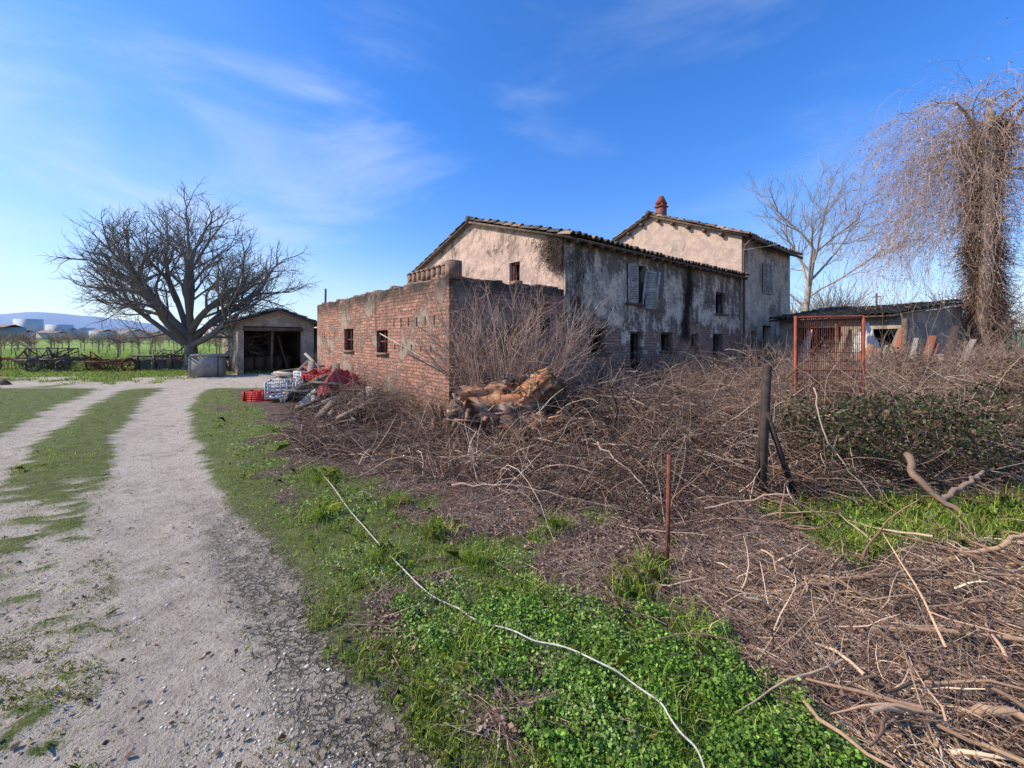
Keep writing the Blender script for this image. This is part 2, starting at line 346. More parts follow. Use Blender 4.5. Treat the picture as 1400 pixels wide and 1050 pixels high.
# ---------------------------------------------------------------- tangles
def tangle(acc,x,y,z,L,r,cols,K=6,droop=.3,wander=.35,flat=.35,S=3,dirb=None):
    n=len(x);d=rng.normal(size=(n,3));d[:,2]=np.abs(d[:,2])*flat*2.2
    if dirb is not None: d=d*.6+np.array(dirb)*np.sign(rng.normal(size=(n,1)))
    d=nrm(d);p=np.stack([x,y,z],-1);P=[p]
    L=np.broadcast_to(L,(n,))[:,None]
    for k in range(K-1):
        d=nrm(d+rng.normal(0,wander/ (K**.5),(n,3))+np.array([0,0,-droop/K*1.5]));p=p+d*L/(K-1)
        g=hgt(p[:,0],p[:,1])+.008
        p=p.copy();p[:,2]=np.maximum(p[:,2],g+rng.random(n)*.02);P.append(p)
    P=np.stack(P,1);R=np.broadcast_to(r,(n,))[:,None]*np.linspace(1,.35,K)[None]
    ok=outside(P[:,-1,0],P[:,-1,1],.05)
    tubes(acc,P[ok],R[ok],S,np.asarray(cols)[ok])
BRC=[(.29,.155,.10),(.15,.085,.06),(.44,.285,.19),(.58,.43,.30),(.10,.062,.047)]
def Hb(x,y):
    d=np.maximum(0,y-front(x));n_=fbm(x*.9,y*.9,40)
    top=np.interp(x,[-5,-2,-.3,1,2.2,3.2,5,9],[.22,.30,.40,.55,.78,1.02,1.05,.95])
    return (.05+np.minimum(1,d/2.2)*top)*(.3+n_*1.35)
def brm(x,y): return ss(-.15,.3,y-front(x)+(fbm(x*1.3,y*1.3,3)-.5)*1.2)*outside(x,y)*(1-zones(x,y)[0])*ss(-5.2,-3.4,x+.3*(y-8))
acc=Acc()
x,y=sample(62000,(-6,9.5),(2.9,12.5),lambda x,y:brm(x,y)*np.clip(5.5/y,.4,1)**1.2*(.3+.7*ss(.3,.55,fbm(x*1.6,y*1.6,44))));n=len(x)
z=hgt(x,y)+Hb(x,y)*rng.random(n)**1.0
dk=(.55+.6*ss(.35,.65,fbm(x*2.2,y*2.2,45)))[:,None]
tangle(acc,x,y,z,rng.uniform(.15,.75,n),rng.gamma(3,.0011,n)+.0012,pick(BRC,n,.35,[.27,.2,.2,.17,.16])*dk,flat=.25)
x,y=sample(4200,(-4,9.5),(3.1,11),lambda x,y:brm(x,y)*.5);n=len(x)
tangle(acc,x,y,hgt(x,y)+Hb(x,y)*.7*rng.random(n),rng.uniform(.6,1.6,n),rng.uniform(.003,.0065,n),pick(BRC,n,.3),K=9,droop=1.7,wander=.5,flat=.7,S=4)
x,y=sample(4200,(1.6,9.5),(4.4,11),lambda x,y:brm(x,y)*ss(.35,.6,fbm(x,y,71)));n=len(x)
tangle(acc,x,y,hgt(x,y)+.3*rng.random(n)+.2,rng.uniform(.6,1.5,n)*ss(1,4,x).clip(.5,1),rng.uniform(.002,.0045,n),pick([(.54,.38,.26),(.38,.24,.16),(.22,.14,.1)],n),K=7,droop=.6,wander=.45,flat=1.6)
x,y=samplefar(38000,1.6,7,(-.9,1.2),lambda x,y:ss(.25,.7,zones(x,y)[1]),1.4);n=len(x)
tangle(acc,x,y,hgt(x,y)+rng.random(n)*.03,rng.uniform(.05,.35,n),rng.uniform(.0008,.0024,n),pick([(.44,.28,.2),(.29,.18,.125),(.58,.42,.3),(.18,.11,.075)],n),K=4,flat=.1)
acc.make('bramble_thicket',MV)
acc=Acc()
x,y=samplefar(60000,1.6,8,(-.9,1.3),lambda x,y:ss(.2,.7,zones(x,y)[1])*outside(x,y),1.4);n=len(x)
leaves(acc,np.stack([x,y,hgt(x,y)+rng.random(n)*.04],-1),rng.uniform(.01,.032,n),pick([(.42,.25,.18),(.27,.155,.10),(.55,.4,.28)],n),.8)
x,y=sample(34000,(-4,8),(3.1,10),lambda x,y:brm(x,y)*.7);n=len(x)
leaves(acc,np.stack([x,y,hgt(x,y)+Hb(x,y)*rng.random(n)*1.05],-1),rng.uniform(.015,.04,n),pick([(.30,.18,.115),(.14,.085,.055),(.10,.14,.03),(.42,.3,.2)],n),.3)
x,y=samplefar(900,1.4,8,(-1.4,.2),lambda x,y:(1+0*x)*.5,1.7);n=len(x)
leaves(acc,np.stack([x,y,hgt(x,y)+.012],-1),rng.uniform(.012,.04,n),pick([(.22,.13,.08),(.12,.07,.045),(.45,.33,.2)],n),2.)
acc.make('dead_leaves',ML)
acc=Acc()
def stk(x,y): return zones(x,y)[2]*(.25+.75*ss(.35,.6,fbm(x*2,y*2,66)))
x,y=sample(14000,(.8,5.),(1.1,3.1),stk);n=len(x);hh=.12*fbm(x*1.5,y*1.5,67)*ss(1.3,2.2,x)+.015
tangle(acc,x,y,hgt(x,y)+hh*rng.random(n),rng.uniform(.08,.38,n),rng.gamma(2.5,.0010,n)+.0008,pick([(.46,.29,.18),(.29,.18,.11),(.64,.46,.3),(.16,.1,.065)],n,.3),K=5,flat=.12,wander=.45,droop=.3,dirb=(.45,-.3,0),S=4)
x,y=sample(420,(1.2,5.),(1.2,3.0),stk);n=len(x)
tangle(acc,x,y,hgt(x,y)+.02+.12*rng.random(n),rng.uniform(.2,.7,n),rng.uniform(.004,.011,n),pick([(.5,.31,.18),(.32,.19,.115),(.64,.44,.27),(.18,.11,.07)],n),K=7,flat=.1,wander=.4,droop=.35,dirb=(.5,-.35,0),S=6)
acc.make('cut_branch_pile',MB)

# ---------------------------------------------------------------- walls
Z=np.array([0,0,1.])
def wall(name,parent,O,d,nrmv,L,topf,ops,mat,xs=(),depth=.28,back=True):
    O=np.array(O,float);d=np.array(d,float);nv=np.array(nrmv,float)
    us=sorted(set([0,L]+[o[0] for o in ops]+[o[1] for o in ops]+list(xs)))
    zs=sorted(set([-.3]+[o[2] for o in ops]+[o[3] for o in ops]))
    vs=[];fs=[];uvs=[]
    def quad(pts,uv):
        i=len(vs);vs.extend([tuple(p) for p in pts]);fs.append((i,i+1,i+2,i+3));uvs.extend(uv)
    for a,b in zip(us[:-1],us[1:]):
        if b-a<1e-5: continue
        for j,z0 in enumerate(zs):
            last=j==len(zs)-1
            za=topf(a) if last else zs[j+1];zb=topf(b) if last else zs[j+1]
            mu=(a+b)/2;mz=(z0+(za+zb)/2)/2
            if any(o[0]<mu<o[1] and o[2]<mz<o[3] for o in ops): continue
            quad([O+d*a+Z*z0,O+d*b+Z*z0,O+d*b+Z*zb,O+d*a+Z*za],[(a,z0),(b,z0),(b,zb),(a,za)])
    for o in ops:
        a,b,z0,z1=o;I=-nv*depth
        quad([O+d*a+Z*z0,O+d*a+Z*z0+I,O+d*a+Z*z1+I,O+d*a+Z*z1],[(a,z0),(a-depth,z0),(a-depth,z1),(a,z1)])
        quad([O+d*b+Z*z0,O+d*b+Z*z0+I,O+d*b+Z*z1+I,O+d*b+Z*z1],[(b,z0),(b+depth,z0),(b+depth,z1),(b,z1)])
        quad([O+d*a+Z*z0,O+d*b+Z*z0,O+d*b+Z*z0+I,O+d*a+Z*z0+I],[(a,z0),(b,z0),(b,z0-depth),(a,z0-depth)])
        quad([O+d*a+Z*z1,O+d*b+Z*z1,O+d*b+Z*z1+I,O+d*a+Z*z1+I],[(a,z1),(b,z1),(b,z1+depth),(a,z1+depth)])
    me=bpy.data.meshes.new(name);me.from_pydata(vs,[],fs);u=me.uv_layers.new(name='UVMap')
    for i,q in enumerate(uvs): u.data[i].uv=q
    me.materials.append(mat);ob=bpy.data.objects.new(name,me);scene.collection.objects.link(ob);ob.parent=parent
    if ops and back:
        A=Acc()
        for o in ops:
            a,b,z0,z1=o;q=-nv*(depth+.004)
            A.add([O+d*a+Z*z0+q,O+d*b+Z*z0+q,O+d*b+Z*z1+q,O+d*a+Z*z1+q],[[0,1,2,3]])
        A.make(name+'_shade_panel',MDARK,parent)  # flat panel behind each opening, interior shade painted as near-black
    return ob
def ragged(h,amp,seed): return lambda u:h+amp*(round(float(fbm(u*3.3+.01,seed*3.1,seed))*6)/6-.5)*2
def tiles(name,parent,O,d,upv,L,SL,seed=0,col=[(.34,.20,.13),(.25,.15,.10),(.18,.145,.11),(.42,.30,.2)]):
    O=np.array(O,float);d=np.array(d,float);upv=nrm(np.array(upv,float));nv=np.cross(d,upv)
    if nv[2]<0: nv=-nv
    p=.21;nc=int(L/p);p=L/nc;nr=int(SL/.36);q=SL/nr
    us=np.concatenate([np.arange(nc)[:,None]*p+np.array([0,.12,.3,.5,.7,.88])[None]*p]).ravel();us=np.append(us,L)
    hu=np.append(np.tile(np.array([0,.045,.085,.1,.085,.045]),nc),0)
    A=Acc()
    ci=np.minimum((us/p).astype(int),nc-1)
    for r in range(nr):
        js=rng.normal(0,.022,nc)[ci];tilt=rng.normal(0,.010,nc)[ci]
        v0=r*q-.03+js;v1=(r+1)*q+.03+0*js
        sag=-.05*np.sin(us/L*math.pi)+.05*(fbm(us*.6,us*0+r*.3,seed)-.5)
        a=O+us[:,None]*d+v0[:,None]*upv+(hu*1.0+.035+tilt+sag)[:,None]*nv
        b=O+us[:,None]*d+v1[:,None]*upv+(hu*.85+.0+tilt+sag)[:,None]*nv
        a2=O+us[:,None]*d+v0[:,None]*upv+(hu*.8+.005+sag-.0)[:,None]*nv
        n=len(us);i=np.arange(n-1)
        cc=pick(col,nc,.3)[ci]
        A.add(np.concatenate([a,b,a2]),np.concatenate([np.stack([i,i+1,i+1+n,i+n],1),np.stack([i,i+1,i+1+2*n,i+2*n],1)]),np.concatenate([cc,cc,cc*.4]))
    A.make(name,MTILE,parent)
    B=Acc();c=O+d*L/2+upv*SL/2-nv*.06;box(B,c,(L/2,SL/2,.03),d,nv);B.make(name+'_deck',MWOOD,parent)
def shutter(A,c,w,h,d,nv):
    c=np.array(c,float);d=np.array(d,float);nv=np.array(nv,float)
    for s in(-1,1): box(A,c+d*s*(w/2-.03),(.03,.018,h/2),d)
    for s in(-1,0,1): box(A,c+Z*s*(h/2-.035),(w/2-.06,.017,.035),d)
    k=int(h/.055)
    for i in range(k):
        z=-h/2+.05+i*(h-.1)/k
        box(A,c+Z*z,(w/2-.06,.014,.018),d,nrm(Z+nv*.9))

# ------------- main old farmhouse (two blocks) ------------------------------
H=empty('old_farmhouse',(C0[0],C0[1],0),RZ)
gt=lambda b:4.06+1.22*(1-abs(b-4.06)/4.06)
ops_long=[(2.52,3.5,2.6,3.72),(8.03,8.85,2.5,3.3),(.9,1.56,1.22,1.86),(2.68,3.28,.0,1.78),(4.29,5.0,1.2,1.78),(7.8,8.6,.0,1.75),(6.2,6.7,1.3,1.75)]
wall('long_wall',H,(0,0,0),(1,0,0),(0,-1,0),10.23,lambda u:4.06,ops_long,MLONG)
wall('gable_wall',H,(0,0,0),(0,1,0),(-1,0,0),8.12,gt,[(1.70,2.16,2.72,3.72)],MGAB,xs=[4.06])
wall('rear_wall',H,(0,8.12,0),(1,0,0),(0,1,0),10.23,lambda u:4.06,[],MLONG)
sl=math.atan2(1.22,4.06);up1=(0,math.cos(sl),math.sin(sl));up2=(0,-math.cos(sl),math.sin(sl));SLn=4.06/math.cos(sl)+.32
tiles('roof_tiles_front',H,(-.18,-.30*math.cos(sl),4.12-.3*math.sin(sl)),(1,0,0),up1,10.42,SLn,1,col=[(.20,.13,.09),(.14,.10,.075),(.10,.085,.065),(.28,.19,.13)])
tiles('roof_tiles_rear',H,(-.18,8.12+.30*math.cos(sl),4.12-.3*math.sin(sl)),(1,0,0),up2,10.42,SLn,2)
A=Acc();tubes(A,[[-.2,4.06,5.37],[10.2,4.06,5.36]],.11,8,(.2,.12,.08),caps=True);A.make('ridge_tiles',MTILE,H)
A=Acc()
for k in range(22): box(A,(.15+k*.475,-.12,3.97),(.035,.17,.045),(1,0,0),nrm(np.array([0,-.29,1])))
A.make('rafter_ends',MWOOD,H)
A=Acc();shutter(A,(2.78,-.03,3.16),.48,1.12,(1,0,0),(0,-1,0))
shutter(A,(3.42,-.20,3.0),.46,1.10,nrm(np.array([.72,-.55,-.1])),(0,-1,0))
shutter(A,(10.23+2.42,-.08,4.22),.52,1.36,(1,0,0),(0,-1,0));shutter(A,(10.23+2.97,-.08,4.22),.52,1.36,(1,0,0),(0,-1,0))
A.make('window_shutters',MGREYW,H)
A=Acc()
for a,b,z0,z1 in ops_long[2:]+[ops_long[1]]:
    for q in (a+.03,b-.03): box(A,(q,.12,(z0+z1)/2),(.03,.03,(z1-z0)/2))
    box(A,((a+b)/2,.12,z1-.03),((b-a)/2-.06,.03,.03))
    if z0>.5: box(A,((a+b)/2,-.03,z0-.035),((b-a)/2+.08,.06,.032))
box(A,(3.0,-.04,2.565),(.58,.07,.032))
box(A,(7.98,.16,.85),(.16,.02,.85))
A.make('window_frames',MWOOD,H)
A=Acc();box(A,(.16,1.80,3.2),(.02,.09,.46));box(A,(.12,2.11,3.22),(.03,.04,.48));box(A,(.12,1.93,3.69),(.03,.2,.03));A.make('attic_door',simple('red_brown_door',(.30,.10,.06),(.18,.07,.045),6),H)
gt2=lambda b:5.72+1.68*(1-abs(b-4.05)/4.05)
ops2=[(2.15,3.24,3.55,4.88),(2.2,3.2,.9,2.15),(.8,1.5,.0,1.9)]
wall('tall_side_wall',H,(10.23,-.04,0),(1,0,0),(0,-1,0),5.7,lambda u:5.72,ops2,MTS)
wall('tall_gable_wall',H,(10.23,-.04,0),(0,1,0),(-1,0,0),8.1,gt2,[],MUP,xs=[4.05])
wall('tall_far_gable',H,(15.93,-.04,0),(0,1,0),(1,0,0),8.1,gt2,[],MUP,xs=[4.05])
wall('tall_rear_wall',H,(10.23,8.06,0),(1,0,0),(0,1,0),5.7,lambda u:5.72,[],MUP)
s2=math.atan2(1.68,4.05);u1=(0,math.cos(s2),math.sin(s2));u2=(0,-math.cos(s2),math.sin(s2));S2=4.05/math.cos(s2)+.36
tiles('tall_roof_front',H,(9.98,-.04-.36*math.cos(s2),5.79-.36*math.sin(s2)),(1,0,0),u1,6.35,S2,3)
tiles('tall_roof_rear',H,(9.98,8.06+.36*math.cos(s2),5.79-.36*math.sin(s2)),(1,0,0),u2,6.35,S2,4)
A=Acc();tubes(A,[[9.9,4.01,7.52],[16.3,4.01,7.52]],.12,8,(.24,.14,.1),caps=True);A.make('tall_ridge_tiles',MTILE,H)
A=Acc()
for k in range(5):
    b=.7+k*.72;z=5.72+1.68*(b/4.05)-.14;box(A,(10.12,b,z),(.11,.06,.06))
    b=8.02-.7-k*.72;box(A,(10.12,b,z),(.11,.06,.06))
for k in range(12): box(A,(10.4+k*.5,-.2,5.61),(.035,.18,.05),(1,0,0),nrm(np.array([0,-.41,1])))
A.make('roof_joists',MWOOD,H)
A=Acc();tubes(A,[[10.0,-.44,5.56],[16.3,-.44,5.5]],.065,8);tubes(A,[[10.2,-.44,5.52],[10.22,-.2,5.3],[10.22,-.13,5.1],[10.22,-.13,.2]],.045,8)
A.make('gutter_and_downpipe',MCOP,H)
A=Acc();cx,cy=11.1,4.0;box(A,(cx,cy,7.65),(.19,.19,.36))
A.make('chimney_stack',simple('chimney_brick',(.32,.11,.08),(.18,.075,.06),14),H)
A=Acc();box(A,(cx,cy,8.03),(.25,.25,.03))
for i in(-1,1):
    for j in(-1,1): box(A,(cx+i*.15,cy+j*.15,8.12),(.045,.045,.06))
v=[(cx-.21,cy-.21,8.18),(cx+.21,cy-.21,8.18),(cx+.21,cy+.21,8.18),(cx-.21,cy+.21,8.18),(cx-.08,cy-.08,8.56),(cx+.08,cy-.08,8.56),(cx+.08,cy+.08,8.56),(cx-.08,cy+.08,8.56)]
A.add(v,[[0,1,5,4],[1,2,6,5],[2,3,7,6],[3,0,4,7],[4,5,6,7],[3,2,1,0]]);A.make('chimney_cap',simple('chimney_cap_clay',(.34,.10,.07),(.2,.07,.055),9),H)

# ------------- brick annex ---------------------------------------------------
AN=empty('brick_outbuilding',(C0[0],C0[1],0),RZ)
xr=[i*.19 for i in range(1,50)]
opsA=[(2.95,3.68,1.22,1.80),(5.5,6.35,1.22,1.88)]
vents=[]
for k in range(6): vents.append((.55+k*.40,.61+k*.40,1.86,2.06))
for k in range(5): vents.append((.7+k*.45,.76+k*.45,1.3,1.45))
for k in range(3): vents.append((7.3+k*.6,7.36+k*.6,1.6,1.8))
ra=ragged(2.8,.07,5);rb=ragged(2.78,.09,8)
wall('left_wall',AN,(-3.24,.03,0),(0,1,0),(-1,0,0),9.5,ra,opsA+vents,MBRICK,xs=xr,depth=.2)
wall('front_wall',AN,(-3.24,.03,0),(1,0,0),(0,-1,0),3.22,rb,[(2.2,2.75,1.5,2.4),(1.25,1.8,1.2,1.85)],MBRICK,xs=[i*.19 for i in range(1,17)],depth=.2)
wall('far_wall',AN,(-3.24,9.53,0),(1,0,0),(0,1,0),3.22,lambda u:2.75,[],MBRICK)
A=Acc();box(A,(-1.6,4.78,2.62),(1.55,4.66,.04));A.make('flat_roof',MCONC,AN)
A=Acc()
for k in range(50):
    u=.1+k*.19
    if rng.random()<.75: box(A,(-3.24+.12,.03+u,float(ra(u))-.02+.035*rng.random()),(.11,.085,.04),(1,rng.normal(0,.08),0))
for k in range(16):
    u=.1+k*.19
    if rng.random()<.85: box(A,(-3.24+u,.15,float(rb(u))-.02+.03*rng.random()),(.085,.11,.04),(1,rng.normal(0,.08),0))
for k in range(8):
    b=.30+k*.22;box(A,(-3.1,b,2.92),(.12,.065,.11),(1,rng.normal(0,.03),0));box(A,(-3.1,b,3.055),(.13,.085,.022),(1,rng.normal(0,.03),0))
box(A,(-3.1,.1,2.94),(.13,.11,.18));box(A,(-3.1,1.02,2.785),(.13,.93,.025))
for a,b,z0,z1 in opsA: box(A,(-3.25,.03+(a+b)/2,z0-.03),(.06,(b-a)/2+.06,.03))
A.make('coping_bricks',simple('coping_brick',(.34,.19,.125),(.15,.10,.07),9),AN)
A=Acc()
for a,b,z0,z1 in opsA:
    for q in (a+.03,(a+b)/2,b-.03): box(A,(-3.14,.03+q,(z0+z1)/2),(.02,.018,(z1-z0)/2))
    box(A,(-3.13,.03+(a+b)/2,(z0+z1)/2),(.018,(b-a)/2,.016))
A.make('window_bars',MRUST,AN)
A=Acc();tubes(A,[(-3.75,2.2,1.7),(-3.6,.9,1.33),(-3.45,-.3,.95)],.013,6,caps=True);A.make('leaning_pole',simple('weathered_pole',(.55,.45,.34)),AN)

# ------------- open barn left -------------------------------------------------
O=(-12.05,18.,0);SH=empty('open_barn',O,RZ)
gs=lambda u:2.3+.55*(1-abs(u-1.55)/1.55)
wall('front_wall',SH,(0,0,0),(1,0,0),(0,-1,0),3.1,gs,[(.22,2.55,-.3,2.12)],MSHED,xs=[1.55],depth=.25,back=False)
wall('side_wall',SH,(0,0,0),(0,1,0),(-1,0,0),7.5,lambda u:2.3,[],MSHED)
wall('right_wall',SH,(3.1,0,0),(0,1,0),(1,0,0),7.5,lambda u:2.3,[],MSHED)
wall('back_wall',SH,(0,7.5,0),(1,0,0),(0,1,0),3.1,gs,[],MSHED,xs=[1.55])
a=math.atan2(.55,1.55)
tiles('roof_left',SH,(-.35*math.cos(a),-.35,2.36-.35*math.sin(a)),(0,1,0),(math.cos(a),0,math.sin(a)),8.1,1.55/math.cos(a)+.36,5)
tiles('roof_right',SH,(3.1+.35*math.cos(a),-.35,2.36-.35*math.sin(a)),(0,1,0),(-math.cos(a),0,math.sin(a)),8.1,1.55/math.cos(a)+.36,6)
A=Acc()
for k in range(5): box(A,(.5+k*.45,1.2+.3*k,.35),(.2,.3,.35),(1,.2*k,0))
bar(A,(.2,-.02,2.0),(2.6,-.02,2.0),.05,.08);bar(A,(1.3,.1,0),(1.35,.1,2.05),.05,.05);bar(A,(2.1,.6,0),(1.7,.9,1.7),.03,.05)
A.make('timber_inside',MWOOD,SH)
A=Acc();box(A,(3.6,.6,1.1),(.4,.02,1.0));bar(A,(3.2,.3,2.05),(4.1,.3,1.9),.5,.02);bar(A,(4.05,.1,0),(4.05,.1,1.95),.04,.04);A.make('lean_to',MWOOD,SH)

# ------------- right low shed ---------------------------------------------------
P0=np.array([(1066-700)/F*17,17.]);P1=np.array([(1222-700)/F*13.2,13.2]);dd=P1-P0;Ls=np.linalg.norm(dd)
RS=empty('low_storage_shed',(P0[0],P0[1],0),math.atan2(dd[1],dd[0]))
wall('front_wall',RS,(0,0,0),(1,0,0),(0,-1,0),Ls,lambda u:2.35,[(.5,2.4,-.1,2.0),(3.0,4.2,-.1,1.9)],MSHED,depth=.6)
wall('right_wall',RS,(Ls,0,0),(0,1,0),(1,0,0),3.5,lambda u:2.35+.10*u,[],MSHED)
wall('left_wall',RS,(0,0,0),(0,1,0),(-1,0,0),3.5,lambda u:2.35+.10*u,[],MSHED)
tiles('roof',RS,(-.2,-.35,2.36),(1,0,0),(0,1,.14),Ls+.35,3.6,9,col=[(.15,.11,.08),(.1,.08,.06)])
A=Acc();tubes(A,[[2.6,1.5,2.5],[2.6,1.5,3.25]],.03,6,caps=True);tubes(A,[[2.45,1.5,3.1],[2.75,1.5,3.1]],.02,6);bar(A,(4.4,-.25,0),(4.45,-.3,2.2),.06,.06);bar(A,(2.6,-.5,0),(2.3,-.1,2.1),.04,.04);A.make('posts',MWOOD,RS)
A=Acc()
for k in range(26):
    x_=1.2+.18*k;bar(A,(x_+rng.normal(0,.15),-.5-.4*rng.random(),.0),(x_+rng.normal(0,.25),-.08,rng.uniform(.9,2.0)),rng.uniform(.03,.14),.012,pick([(.42,.36,.29),(.26,.18,.12),(.60,.55,.48),(.13,.09,.07),(.36,.13,.08)],1)[0])
A.make('leaning_boards',MB,RS)

# ---------------------------------------------------------------- trees
def tree(name,base,d0,L0,r0,spec,cols=(.17,.14,.12),mat=MB,rmin=.006,rnd=.35,seed=1,limbs=None):
    global rng
    keep=rng;rng=np.random.default_rng(seed)
    A=Acc();p=np.array([base],float);d=nrm(np.array([d0],float));L=np.array([L0]);r=np.array([r0])
    for li,(K,nch,ang,lr,rr,wan,up,S,f0) in enumerate(spec):
        n=len(p);P=[p];D=[d];q=p;dd_=d
        for k in range(K-1):
            dd_=nrm(dd_+rng.normal(0,wan,(n,3))+np.array([0,0,up]));q=q+dd_*(L/(K-1))[:,None];P.append(q);D.append(dd_)
        P=np.stack(P,1);D=np.stack(D,1)
        taper=np.linspace(1,.62 if li<2 else .4,K)[None]
        R=r[:,None]*taper
        if li==0: R[:,0]*=1.35
        cc=np.clip(np.array(cols)*rng.normal(1,.12,(n,1)),.01,1)
        tubes(A,P,R,S,cc)
        if nch==0: break
        if li==0 and limbs is not None:
            nl=len(limbs);fr=np.linspace(.62,1,nl);o_=rng.permutation(nl)
            p=np.stack([P[0,0]*(1-f)+P[0,-1]*f for f in fr]);lm_=np.array(limbs,float)
            d=nrm(lm_[:,:3]);L=lm_[:,3];r=r0*.50*rng.uniform(.75,1.1,nl)
            continue
        np_,nd,nL,nr=[],[],[],[]
        for c in range(nch):
            f=f0+(1-f0)*(c+rng.random(n)*.8+.2)/nch;f=np.minimum(f,1.)
            if c==nch-1: f[:]=1.
            ki=np.minimum((f*(K-1)).astype(int),K-2);fr=f*(K-1)-ki
            ar=np.arange(n);pp=P[ar,ki]*(1-fr)[:,None]+P[ar,ki+1]*fr[:,None];dir_=D[ar,ki+1]
            th=2*math.pi*(c*.382+rng.random(n)*(rnd if li>0 else .08))+li
            ref=nrm(np.cross(dir_,np.array([.3,.2,1.])));ref2=np.cross(dir_,ref)
            aa=np.radians(ang*rng.uniform(.75 if li==0 else .6,1.2,n))*(.5 if c==nch-1 else 1)
            nd.append(nrm(dir_*np.cos(aa)[:,None]+(ref*np.cos(th)[:,None]+ref2*np.sin(th)[:,None])*np.sin(aa)[:,None]))
            np_.append(pp);nL.append(L*lr*rng.uniform(.8,1.15,n)*(1.1-.25*f));nr.append(np.minimum(R[ar,ki]*.95,r*rr*rng.uniform(.75,1.1,n)))
        p=np.concatenate(np_);d=np.concatenate(nd);L=np.concatenate(nL);r=np.maximum(np.concatenate(nr),rmin)
    rng=keep
    return A.make(name,mat,smooth=True)
tb=G(262,506)
LB=[(-.9,.1,.38,4.7),(.9,-.2,.42,4.0),(-.3,-.7,.6,3.8),(.35,.6,.8,4.0),(-.75,.1,.75,4.6),(.7,.2,.75,4.2),(-.45,.25,1.,4.6),(.4,-.3,1.,4.4),(-.05,.1,1.,4.5),(-.6,-.4,.55,4.2),(.55,-.5,.5,3.6)]
tree('walnut_tree',(tb[0],tb[1],-.1),(.02,0,1),1.9,.36,[(5,11,0,1,1,.04,.02,10,.6),(9,7,44,.56,.44,.09,.03,7,.3),(7,5,44,.60,.48,.12,.02,5,.25),(6,5,44,.62,.52,.14,.03,4,.2),(5,4,40,.60,.6,.18,.03,3,.2),(4,3,38,.62,.65,.2,.03,3,.3)][:5]+[(4,0,0,0,0,.18,.03,3,0)],(.20,.165,.135),rmin=.0065,seed=4,limbs=LB)
tree('bare_tree',(21.6,30.5,-.1),(0,0,1),8.2,.24,[(7,9,46,.62,.38,.03,.05,7,.45),(6,5,38,.56,.5,.10,.08,5,.3),(5,4,38,.6,.55,.13,.08,4,.25),(5,4,36,.6,.6,.16,.08,3,.2),(4,3,35,.6,.7,.2,.08,3,.2),(3,0,0,0,0,.1,.05,3,0)],(.36,.29,.22),rmin=.010,seed=3)
bx,by=16.0,14.
tree('vine_covered_tree',(bx,by,-.1),(.03,0,1),9.2,.20,[(8,8,66,.24,.35,.03,.02,9,.7),(6,5,50,.6,.5,.2,-.03,5,.2),(5,4,45,.7,.5,.2,-.2,3,.2),(5,3,40,.8,.6,.2,-.3,3,.2),(5,0,0,0,0,.15,-.35,3,0)],(.36,.26,.19),rmin=.005,seed=8)
A=Acc();n=11000;zz=rng.uniform(0,9.0,n);th=rng.uniform(0,6.28,n);rr=.08+.26*vn(zz*1.3,th,3)**1.3+.12*rng.random(n)+.14*ss(7.2,9,zz)+.5*(1-ss(.2,1.8,zz))
p=np.stack([bx+zz*.03+.12*np.sin(zz*.8)+rr*np.cos(th),by+rr*np.sin(th),zz],-1);d=nrm(np.stack([np.cos(th)*.4,np.sin(th)*.4,-1+0*th],-1)+rng.normal(0,.6,(n,3)));P=[p]
for k in range(4): d=nrm(d+rng.normal(0,.4,(n,3))+[0,0,-.15]);p=p+d*(.14*rng.uniform(.5,2.0,n))[:,None];P.append(p)
tubes(A,np.stack(P,1),rng.uniform(.004,.012,n)[:,None]*np.linspace(1,.4,5),3,pick([(.26,.145,.095),(.13,.08,.06),(.42,.27,.19)],n,.3))
n=2100;ang=np.where(rng.random(n)<.45,math.pi+rng.normal(0,.5,n),rng.uniform(0,6.28,n));rad=rng.uniform(.4,2.7,n);top=rng.uniform(5.5,10.4,n)-rad*.3
p=np.stack([bx+.25+rad*np.cos(ang),by+rad*np.sin(ang),top],-1);P=[p];d=np.stack([np.cos(ang)*.5,np.sin(ang)*.5,.2+0*ang],-1);LL=rng.uniform(1.0,6.5,n)*np.clip(rng.random(n)+.2,0,1)
for k in range(10): d=nrm(d+rng.normal(0,.28,(n,3))+[0,0,-.33]);p=p+d*(LL/10)[:,None];P.append(p)
P=np.stack(P,1);P[...,2]=np.maximum(P[...,2],.6)
tubes(A,P,rng.uniform(.003,.006,n)[:,None]*np.linspace(1,.5,11),3,pick([(.46,.31,.22),(.33,.21,.15),(.55,.4,.3)],n))
Q=P[:,3:].reshape(-1,3);Q=Q[rng.random(len(Q))<.85];Q=Q+rng.normal(0,.09,Q.shape)
leaves(A,Q,rng.uniform(.025,.065,len(Q)),pick([(.46,.3,.21),(.3,.19,.13),(.56,.4,.3)],len(Q)))
A.make('hanging_vines',MV)
